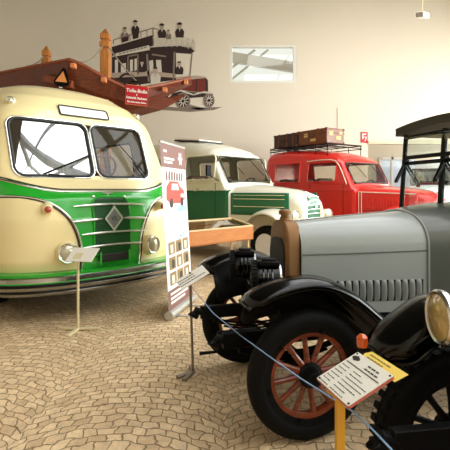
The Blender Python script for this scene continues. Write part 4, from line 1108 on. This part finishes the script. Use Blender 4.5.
# ================================================================== wooden boat above the vehicles
def build_boat():
    org = Vector((-2.9, 11.3, 0))
    rt = thing('wooden_boat', 'red brown planked wooden boat raised on two tall carved posts', 'boat', org)
    def L(px, py, d): return W(px, py, d) - org
    # rim and chine (sheer line and lower edge) from far left, round the bow, along to the stern
    rim = [L(-40, 82, 12.6), L(0, 73.5, 12.0), L(36, 66.5, 11.5), L(70, 60, 10.9), L(84, 66, 11.0), L(98, 74, 11.15), L(112, 81.5, 11.3), L(127, 88.5, 11.5), L(146, 88, 11.8), L(164, 84.8, 12.2), L(178, 81.5, 12.5), L(191, 78.5, 12.9)]
    low = [L(-40, 112, 13.0), L(0, 108, 12.5), L(36, 103, 12.1), L(66, 99, 11.6), L(80, 102, 11.6), L(94, 106, 11.7), L(110, 109, 11.8), L(126, 111, 12.0), L(146, 106, 12.2), L(164, 97, 12.6), L(178, 90, 12.9), L(191, 84, 13.2)]
    mid = [a * .45 + b * .55 + Vector((0, -.10, -.02)) for a, b in zip(rim, low)]
    def strip(a, b, name, m, solid=.06):
        g = MB(); g.grid(lambda i, k: (a, b)[int(k)][int(i)], list(range(len(a))), [0, 1]); return g.build(name, M[m], rt, smooth=0, solid=solid, off=0)
    strip(rim, mid, 'side_planking', 'boat_wood'); strip(mid, low, 'bottom_planking', 'boat_wood')
    g = MB(); g.tube([p + Vector((0, -.02, .01)) for p in rim], .045, 6); g.build('gunwale', M['boat_wood_light'], rt)
    g = MB(); g.tube(mid, .025, 6); g.build('chine_batten', M['boat_wood_light'], rt)
    # the far side, so the hull is a hull
    back = [p + Vector((.5, 1.0, -.05)) for p in rim[1:10]]; blow = [p + Vector((.3, .6, 0)) for p in low[1:10]]
    strip(back, blow, 'far_planking', 'boat_wood'); strip(low[1:10], blow, 'floor_planking', 'boat_wood')
    # pale peg ends
    for px, py, d in ((73.5, 66, 10.85), (104, 80, 11.15), (165, 90, 12.1), (186, 82.5, 12.65)):
        g = MB(); g.box(L(px, py, d), (.12, .16, .12)); g.build('peg', M['peg'], rt, bevel=.01)
    # foot beam seen under the bow
    g = MB(); g.beam(L(46, 79, 11.35), L(74, 85, 11.2), .25, .18); g.build('bow_beam', M['boat_wood_light'], rt, bevel=.01)
    # carved posts
    for px, ptop, d, w in ((46.5, 45, 11.9, .20), (105.5, 28, 11.62, .24)):
        p = L(px, 0, d); zt = W(0, ptop, d).z
        g = MB(); hgt = zt - .62; g.box((p.x, p.y, hgt / 2), (w, w, hgt)); po = g.build('post', M['post_wood'], rt, bevel=.015)
        g = MB()
        z = hgt
        for ww, hh in ((w * .72, .08), (w * 1.08, .16), (w * .7, .06), (w * 1.0, .14)):
            g.box((p.x, p.y, z + hh / 2), (ww, ww, hh)); z += hh
        o = len(g.v); hw = w * .45
        g.add([(p.x - hw, p.y - hw, z), (p.x + hw, p.y - hw, z), (p.x + hw, p.y + hw, z), (p.x - hw, p.y + hw, z), (p.x, p.y, z + .18)], [(0, 1, 4), (1, 2, 4), (2, 3, 4), (3, 0, 4), (3, 2, 1, 0)])
        g.build('carved_finial', M['post_wood'], po, bevel=.012)
    # slack ropes
    def rope(a, b, sag):
        g = MB(); g.tube([a + (b - a) * t + Vector((0, 0, -sag * 4 * t * (1 - t))) for t in lin(0, 1, 16)], .016, 6); g.build('rope', M['rope'], rt)
    rope(L(27, 66, 11.6), L(44, 57, 11.78), .06); rope(L(79, 62, 11.0), L(103, 45, 11.5), .15); rope(L(108, 46, 11.5), L(142, 87, 11.7), .05)
    # triangular reflector sign hung on the bow
    t = thing('warning_triangle', 'orange and black warning triangle hung on the bow of the wooden boat', 'sign', W(60, 90, 10.95))
    b0 = W(60, 90, 10.95)
    def q(a, c, tt): 
        p = W(a, c, 10.95) - b0; p.y -= tt; return p
    g = MB(); g.prism([(63.5, 68), (66, 69.5), (69.5, 83), (67.5, 86), (63, 87), (61.5, 90), (58.5, 89.5), (59, 86.5), (54.5, 84), (54, 81)], q, .03); bd = g.build('board', M['satin_black'], t, smooth=0)
    g = MB(); g.prism([(63.6, 71.5), (67.6, 82.8), (55.8, 81.8)], lambda a, c, tt: q(a, c, tt + .032), .008); g.build('reflector', M['tri_orange'], bd, smooth=0)
    g = MB(); g.prism([(59.5, 87), (63, 87.4), (62.6, 88.6), (59.6, 88.2)], lambda a, c, tt: q(a, c, tt + .032), .004); g.build('marking', M['paper'], bd, smooth=0)
    # red name board hung from the gunwale by an iron hoop
    d = 11.2; b0 = W(137, 106, d)
    t = thing('name_board', 'red board with white lettering hanging from the boat side', 'sign', b0)
    def q2(a, c, tt=0): 
        p = W(a, c, d) - b0; p.y -= tt; return p
    g = MB(); g.prism([(126, 84.5), (148.5, 87.5), (147.5, 106.5), (125.5, 104)], q2, .03); bd = g.build('board', M['sign_red'], t, bevel=.006)
    g = MB(); g.tube([q2(126, 84.5, .032), q2(148.5, 87.5, .032), q2(147.5, 106.5, .032), q2(125.5, 104, .032)], .012, 6, True); g.build('board_border', M['peg'], bd)
    S = d / FPX; sl = math.radians(-6.5)
    for body, size, cy in (('Tolle-Bolle', 5.0, 91.2), ('&', 2.2, 94.8), ('Schmidt Sachsen', 3.3, 98.2), ('Die historische Schau', 2.3, 102.3)):
        g = MB()
        def mp(x, y, th, cy=cy):
            c = q2(137 + (cy - 95) * -.02, cy + .3, .036); ca, sa = math.cos(sl), math.sin(sl)
            return c + Vector((x * ca - y * sa, -th, x * sa + y * ca))
        text_mesh(g, body, size * S * .95, mp, bold=.004); g.build('lettering', M['sign_white'], bd, smooth=0)
    g = MB(); g.tube([q2(129 + 5.5 + 5.5 * math.cos(a), 85.3 - 4.0 * math.sin(a), .0) for a in lin(0, PI, 12)], .022, 6); g.build('hoop', M['satin_black'], t)

# ================================================================== small wall things
def build_wall_things():
    D = WALL_Y - .002
    b0 = W(363, 141, D)
    t = thing('hose_sign', 'small red fire equipment sign with white symbol on the back wall', 'sign', b0)
    def q(a, c, tt=0): 
        p = W(a, c, D) - b0; p.y = -tt; return p
    g = MB(); g.prism([(360.6, 131.8), (367.6, 132.2), (367.6, 143), (360.6, 142.6)], q, .015); bd = g.build('board', M['sign_red'], t, smooth=0)
    g = MB(); f = lambda a, c, tt: q(a, c, .017 + tt)
    for pl in ([(362, 133.5), (366, 133.7), (366, 135), (363.3, 134.9), (363.3, 139), (362, 139)], [(364.4, 141), (366.2, 136.6), (366.9, 137), (365.2, 141.3)], [(363.8, 137.5), (365.2, 136.2), (365.4, 137.8)]): g.prism(pl, f, .004)
    g.build('symbol', M['sign_white'], bd, smooth=0)
    t = thing('notice', 'little white notice beside the pipe on the back wall', 'notice', W(331, 137, D))
    g = MB(); g.box((-.03, -.003, .20), (.36, .02, .14)); bd = g.build('board', M['paper'], t, smooth=0)
    g = MB()
    for k in range(2): g.box((-.10 + k * .14, -.022, .20), (.10, .004, .07))
    g.build('print', M['mural_mid'], bd, smooth=0)
    g = MB(); p0 = W(337.5, 108, D); p1 = W(337.5, 150, D); g.tube([Vector((p0.x, D - .012, p0.z)), Vector((p0.x, D - .012, .0))], .012, 8); o = g.build('pipe', M['recess'])
    tag(o, 'thin upright pipe on the back wall behind the red van roof', 'pipe')
    # two sided spotlight hanging on a flex
    c = W(421, 16, 8.0)
    t = thing('hanging_lamp', 'two faced white lamp hanging on a cord near the ceiling', 'lamp', c)
    g = MB(); g.prism([(-.14, -.05), (.0, -.09), (.14, -.03), (.0, .03)], lambda a, cc, tt: Vector((a, cc, -.06 + tt * 1.0 - .03 * a)), .11); h = g.build('housing', M['white_paint'], t, bevel=.004)
    g = MB(); g.prism([(-.125, -.052), (-.005, -.091), (-.005, -.095), (-.125, -.056)], lambda a, cc, tt: Vector((a, cc, -.05 + tt)), .09); g.build('shade_face', M['stand_grey'], h, smooth=0)
    g = MB(); zt = 9.0 - c.z; g.tube([Vector((0, -.03, .02)), Vector((.0, -.03, .12)), Vector((.02, -.02, .3)), Vector((0, 0, zt))], .014, 8); g.build('cord', M['stand_cream'], t)

# ================================================================== display furniture
def build_display():
    # glass topped case
    org = Vector((-.62, 6.75, 0)); a = math.atan2(1.2, 1.14)
    t = thing('display_case', 'glass topped orange wooden display case on pale legs before the green van', 'display case', org, a)
    Lx, Ly = 1.66, .54; zb, zf, zk = .64, .875, 1.0
    g = MB()
    g.prism([(0, zb), (0, zf), (Ly, zk), (Ly, zb)], lambda y, z, x: Vector((x, y, z)), .022)
    g.prism([(0, zb), (0, zf), (Ly, zk), (Ly, zb)], lambda y, z, x: Vector((Lx - .022 + x, y, z)), .022)
    g.box((Lx / 2, .011, (zb + zf) / 2), (Lx - .05, .022, zf - zb)); g.box((Lx / 2, Ly - .011, (zb + zk) / 2), (Lx - .05, .022, zk - zb))
    g.box((Lx / 2, Ly / 2, zb + .012), (Lx, Ly, .024)); cs = g.build('case_box', M['case_wood'], t, smooth=0)
    sl = (zk - zf) / Ly
    def top(x, y, o=0): return Vector((x, y, zf + sl * y + o))
    for p0, p1 in (((0, .02), (Lx, .02)), ((0, Ly - .02), (Lx, Ly - .02)), ((.02, 0), (.02, Ly)), ((Lx - .02, 0), (Lx - .02, Ly))):
        g = MB(); g.beam(top(*p0, .012), top(*p1, .012), .045, .028); g.build('lid_frame', M['case_edge'], cs, bevel=.004)
    g = MB(); g.grid(lambda x, y: top(x, y, .012), [.04, Lx - .04], [.04, Ly - .04]); g.build('lid_pane', M['glass'], cs, smooth=0, solid=.005)
    g = MB(); g.box((Lx / 2, Ly / 2, zb + .13), (Lx - .06, Ly - .06, .012)); g.build('inner_shelf', M['seat'], cs, smooth=0)
    for k, (x, y) in enumerate(((.08, .06), (Lx - .08, .06), (.08, Ly - .06), (Lx - .08, Ly - .06))):
        g = MB(); g.tube([(x, y, 0), (x, y, zb + .005)], .022, 12); g.build('leg', M['case_edge'], t)
    R = Matrix.Rotation(a, 3, 'Z'); random.seed(3)
    for k, (x, y, w, h, m) in enumerate(((.25, .24, .2, .28, 'paper'), (.52, .25, .22, .16, 'banner_photo'), (.82, .22, .2, .28, 'yellow_paper'), (1.1, .26, .24, .17, 'paper'), (1.4, .24, .2, .27, 'stand_grey'))):
        g = MB(); g.box((0, 0, .004), (w, h, .006)); o = g.build('exhibit_sheet', M[m], None, smooth=0)
        o.location = org + R @ Vector((x, y, zb + .137)); o.rotation_euler = (0, 0, a + random.uniform(-.12, .12))
        tag(o, ['white sheet at the banner end inside the glass case', 'brown photograph second from the banner end inside the case', 'yellow sheet in the middle of the glass case', 'white sheet right of the yellow one inside the case', 'grey sheet at the far right end inside the case'][k], 'sheet', 'exhibits lying in the glass case')
    # roll-up banner
    org = Vector((-.66, 5.1, 0)); a = math.atan2(.86, .21)
    t = thing('roll_up_banner', 'white and mauve roll-up banner standing between bus and display case', 'banner', org, a)
    Wd, H, lean = .88, 2.13, .125
    def bp(u, z, o=0): return Vector((u * Wd, lean * (z - .06) / H - o, z))
    def patch(mb, u0, u1, z0, z1, o, mi=0): mb.grid(lambda u, z: bp(u, z, o), [u0, u1], [z0, z1], mi=mi)
    g = MB(); patch(g, 0, 1, .07, H, 0); sh = g.build('print_sheet', M['banner_white'], t, smooth=0, solid=.004)
    g = MB(); patch(g, 0, 1, H - .30, H - .015, .004); g.build('header_field', M['banner_mauve'], sh, smooth=0)
    g = MB(); patch(g, 0, 1, .10, .34, .004); g.build('footer_field', M['banner_mauve'], sh, smooth=0)
    g = MB()
    sp = []
    for k in range(12):
        aa = 2 * PI * k / 12; r = .10 if k % 2 == 0 else .055; sp.append((.76 + r * math.cos(aa) / Wd * .9, H - .165 + r * math.sin(aa)))
    g.prism(sp, lambda u, z, tt: bp(u, z, .006 + tt), .002)
    for u0, u1, z in ((.10, .22, H - .10), (.10, .5, H - .19), (.10, .42, H - .235)): patch(g, u0, u1, z - .014, z + .014, .006)
    g.build('white_marks', M['sign_white'], sh, smooth=0); g = MB()
    for u0, u1, z in ((.08, .55, .29), (.08, .8, .235), (.08, .66, .185)): patch(g, u0, u1, z - .015, z + .015, .006)
    g.build('white_marks', M['sign_white'], sh, smooth=0)
    # row of dark lettering strokes, red van picture, pale blue plate
    g = MB(); random.seed(5)
    for k in range(7):
        u = .14 + k * .105; g.prism([(u, H - .46), (u + .05, H - .46), (u + .062, H - .36 + .02 * math.sin(k)), (u + .03, H - .345), (u + .01, H - .37)], lambda uu, z, tt: bp(uu, z, .005 + tt), .002)
    g.build('dark_figures', M['banner_mauve'], sh, smooth=0)
    g = MB(); f = lambda u, z, tt: bp(u, z, .005 + tt)
    g.prism([(.13, H - .70), (.15, H - .54), (.28, H - .47), (.62, H - .47), (.70, H - .54), (.86, H - .58), (.88, H - .70), (.66, H - .75), (.30, H - .75)], f, .002); g.build('red_van_picture', M['banner_red'], sh, smooth=0)
    g = MB(); f2 = lambda u, z, tt: bp(u, z, .008 + tt)
    g.prism([(.32, H - .58), (.34, H - .50), (.58, H - .50), (.63, H - .58)], f2, .002); patch(g, .70, .84, H - .68, H - .63, .008); g.build('picture_windows', M['banner_white'], sh, smooth=0)
    g = MB(); g.prism([(u / 1.0, z) for u, z in [(.30 + .06 * math.cos(2 * PI * k / 14), H - .74 + .06 * math.sin(2 * PI * k / 14)) for k in range(14)]], f2, .002); g.build('picture_wheel', M['ink'], sh, smooth=0); g = MB(); g.prism([(.74 + .06 * math.cos(2 * PI * k / 14), H - .73 + .06 * math.sin(2 * PI * k / 14)) for k in range(14)], f2, .002); g.build('picture_wheel', M['ink'], sh, smooth=0)
    g = MB(); patch(g, .56, .92, H - .86, H - .79, .005); g.build('blue_caption', M['banner_blue'], sh, smooth=0)
    g = MB(); g.tube([bp(.52 + .07 * k, H - 1.22 + .05 * (k % 2) + .012 * k, .006) for k in range(5)], .005, 5); g.build('signature', M['banner_blue'], sh)
    for r in range(3):
        for c_ in range(3):
            g = MB(); patch(g, .10 + c_ * .29, .34 + c_ * .29, .39 + r * .185, .54 + r * .185, .005); o = g.build('small_photograph', M['banner_photo'], sh, smooth=0)
            g = MB(); x = .16 + c_ * .29 + .03 * ((r * 3 + c_) % 2); patch(g, x, x + .10, .405 + r * .185, .505 + r * .185, .007); g.build('photograph_detail', M['ink' if (r + c_) % 2 else 'paper'], o, smooth=0)
    g = MB(); g.beam(bp(-.005, H), bp(1.005, H), .025, .03); g.build('top_rail', M['alu'], t, bevel=.004)
    g = MB(); g.lathe([(.055, -.02), (.055, Wd + .02)], (0, .0, .058), 'X', 20); g.build('cassette', M['alu'], t)
    g = MB(); g.box((.2, 0, .008), (.05, .36, .012)); g.build('foot', M['alu'], t); g = MB(); g.box((Wd - .2, 0, .008), (.05, .36, .012)); g.build('foot', M['alu'], t)
    g = MB(); g.tube([(Wd / 2, .07, .06), (Wd / 2, .03 + lean, H)], .01, 8); g.build('support_pole', M['alu'], t)

    def marks(mb, mp, rows, x0, x1, y0, dy, hgt, seedv, lab=0):
        random.seed(seedv)
        for r in range(rows):
            y = y0 - dy * r; x = x0
            end = x0 + (x1 - x0) * random.uniform(.45, 1)
            while x < end:
                w = random.uniform(.008, .022)
                mb.prism([(x, y), (x + w, y), (x + w, y + hgt), (x, y + hgt)], mp, .0008); x += w + .005
    # cream stand before the bus
    p = Vector((-1.62, 4.74, 0))
    t = thing('sign_stand', 'cream three-footed stand with a blank white card before the bus', 'sign stand', p)
    g = MB(); g.tube([(0, 0, .03), (.0, 0, .80)], .014, 10); g.build('post', M['stand_cream'], t)
    for a in (-100, 12, 170):
        g = MB(); ar = math.radians(a); L_ = .22; g.beam((0, 0, .022), (L_ * math.cos(ar), L_ * math.sin(ar), .012), .045, .022); g.build('foot', M['stand_cream'], t, bevel=.004)
    R = Matrix.Rotation(math.radians(-12), 3, 'Z') @ Matrix.Rotation(math.radians(34), 3, 'X')
    g = MB(); g.box((.045, .02, .835), (.31, .22, .006), R); g.build('card', M['paper'], t, smooth=0)
    g = MB(); g.box((.0, .015, .812), (.1, .1, .03), R); g.build('bracket', M['stand_cream'], t, bevel=.003)
    # grey stand with tilted caption
    p = Vector((-.27, 3.62, 0)); p0 = p
    t = thing('sign_stand', 'thin grey brown stand with tilted caption card beside the far front wheel', 'sign stand', p)
    g = MB(); g.tube([(0, 0, .03), (-.025, 0, .86)], .011, 10); g.build('post', M['stand_grey'], t)
    for a in (-115, 100, 215):
        g = MB(); ar = math.radians(a); L_ = .15; g.beam((0, 0, .022), (L_ * math.cos(ar), L_ * math.sin(ar), .010), .04, .018); g.build('foot', M['stand_grey'], t, bevel=.004)
    Rz = Matrix.Rotation(math.radians(30), 3, 'Z') @ Matrix.Rotation(math.radians(-24), 3, 'Y') @ Matrix.Rotation(math.radians(34), 3, 'X'); cc = Vector((.0, -.03, .81))
    g = MB(); g.box(cc + Vector((0, 0, .012)), (.27, .11, .008), Rz); cd = g.build('card', M['paper'], t, smooth=0)
    g = MB(); mp = lambda a, c, tt: cc + Vector((0, 0, .012)) + Rz @ Vector((a, c, .005 + tt))
    marks(g, mp, 3, -.13, .12, .02, .024, .008, 4); g.build('print', M['ink'], cd, smooth=0)
    # yellow post with information board beside the grey car wheel
    Tl, Tr = W(356, 350.5, 1.735), W(392, 374.5, 1.53)
    xd = (Tr - Tl); wdt = xd.length; xd.normalize()
    Bl = W(320, 382, 1.64); yd = (Tl - Bl); yd -= xd * yd.dot(xd); hgt = yd.length; yd.normalize(); nd = xd.cross(yd)
    if nd.z < 0: nd = -nd
    cen = Tl + xd * wdt / 2 - yd * hgt / 2
    org = Vector((cen.x + .0, cen.y - .02, 0))
    t = thing('information_stand', 'yellow post with tilted white information board and yellow slip in front of grey car', 'sign stand', org)
    cl = cen - org + Vector((.008, 0, -.006))
    def bm(a, c, tt): return cl + xd * a + yd * c + nd * tt
    g = MB(); g.prism(rrect(-wdt / 2, wdt / 2, -hgt / 2, hgt / 2, .006, 3), lambda a, c, tt: bm(a, c, tt - .010), .009); bd = g.build('board', M['pink_edge'], t, smooth=0)
    g = MB(); g.prism(rrect(-wdt / 2 + .001, wdt / 2 - .001, -hgt / 2 + .001, hgt / 2 - .001, .006, 3), lambda a, c, tt: bm(a, c, tt), .002); sh = g.build('sheet', M['paper'], bd, smooth=0)
    mp = lambda a, c, tt: bm(a, c, .0028 + tt)
    g = MB(); x0 = -wdt / 2; y1 = hgt / 2
    g.prism([(x0 + .03 + .022 * math.cos(2 * PI * k / 20), y1 - .03 + .011 * math.sin(2 * PI * k / 20)) for k in range(20)], mp, .0008)
    g.prism([(x0 + .03, y1 - .014), (x0 + .044, y1 - .03), (x0 + .03, y1 - .046), (x0 + .016, y1 - .03)], mp, .0008)
    g.build('logo', M['ink'], sh, smooth=0)
    g = MB(); g.prism([(x0 + .012, y1 - .064), (x0 + wdt - .012, y1 - .064), (x0 + wdt - .012, y1 - .0605), (x0 + .012, y1 - .0605)], mp, .0008)
    marks(g, mp, 2, x0 + .105, x0 + wdt - .02, y1 - .032, .018, .006, 11)
    random.seed(21)
    for r in range(7):
        y = y1 - .085 - r * .0185
        for xa, xb in ((x0 + .012, x0 + .06), (x0 + .085, x0 + .085 + random.uniform(.03, .12))):
            x = xa
            while x < xb:
                w_ = random.uniform(.006, .016); g.prism([(x, y), (x + w_, y), (x + w_, y + .003), (x, y + .003)], mp, .0008); x += w_ + .004
    g.build('print', M['ink'], sh, smooth=0)
    for sx in (-1, 1):
        for sy in (-1, 1):
            g = MB(); g.lathe([(.0045, 0), (.004, .002), (.001, .003)], bm(sx * (wdt / 2 - .010), sy * (hgt / 2 - .010), .002), nd, 10); g.build('pin', M['satin_black'], sh)
    g = MB(); g.prism([(-wdt / 2 + .03, hgt / 2 - .012), (wdt / 2 + .01, hgt / 2 - .012), (wdt / 2 + .018, hgt / 2 + .045), (-wdt / 2 + .03, hgt / 2 + .045), (-wdt / 2 + .012, hgt / 2 + .02)], lambda a, c, tt: bm(a, c, tt - .013), .0018); sl_ = g.build('yellow_slip', M['yellow_paper'], bd, smooth=0)
    g = MB(); marks(g, lambda a, c, tt: bm(a, c, tt - .0108), 2, -wdt / 2 + .04, wdt / 2 - .005, hgt / 2 + .026, .017, .005, 8); g.build('slip_print', M['stand_grey'], sl_, smooth=0)
    pb = bm(0.0, -.075, -.03)
    g = MB(); g.box((pb.x, pb.y, (pb.z) / 2), (.032, .032, pb.z)); g.build('post', M['yellow_post'], t, bevel=.003)
    g = MB(); g.prism([(-.05, -.10), (.05, -.10), (.05, .03), (-.05, .03)], lambda a, c, tt: bm(a, c, tt - .03), .018); g.build('bracket', M['yellow_post'], t, smooth=0)
    g = MB(); g.lathe([(.15, 0), (.15, .014), (.02, .03)], (pb.x, pb.y, 0), 'Z', 28); g.build('foot_plate', M['yellow_post'], t)
    # pale blue barrier cord
    pts = [W(192, 287, 3.60), W(213, 313, 3.12), W(240, 335, 2.7), W(270, 357, 2.3), W(300, 378, 2.0), W(330, 397, 1.78), W(352, 411, 1.62), W(372, 429, 1.52), W(390, 448, 1.45), W(402, 462, 1.42)]
    g = MB(); g.tube(pts, .0034, 8); o = g.build('barrier_cord', M['blue_rope']); tag(o, 'pale blue barrier cord strung past the orange spoked wheel', 'cord')
defmats()
build_room(); build_light(); build_camera()
build_bus(); build_vans(); build_cars()
build_mural(); build_boat(); build_wall_things(); build_display()
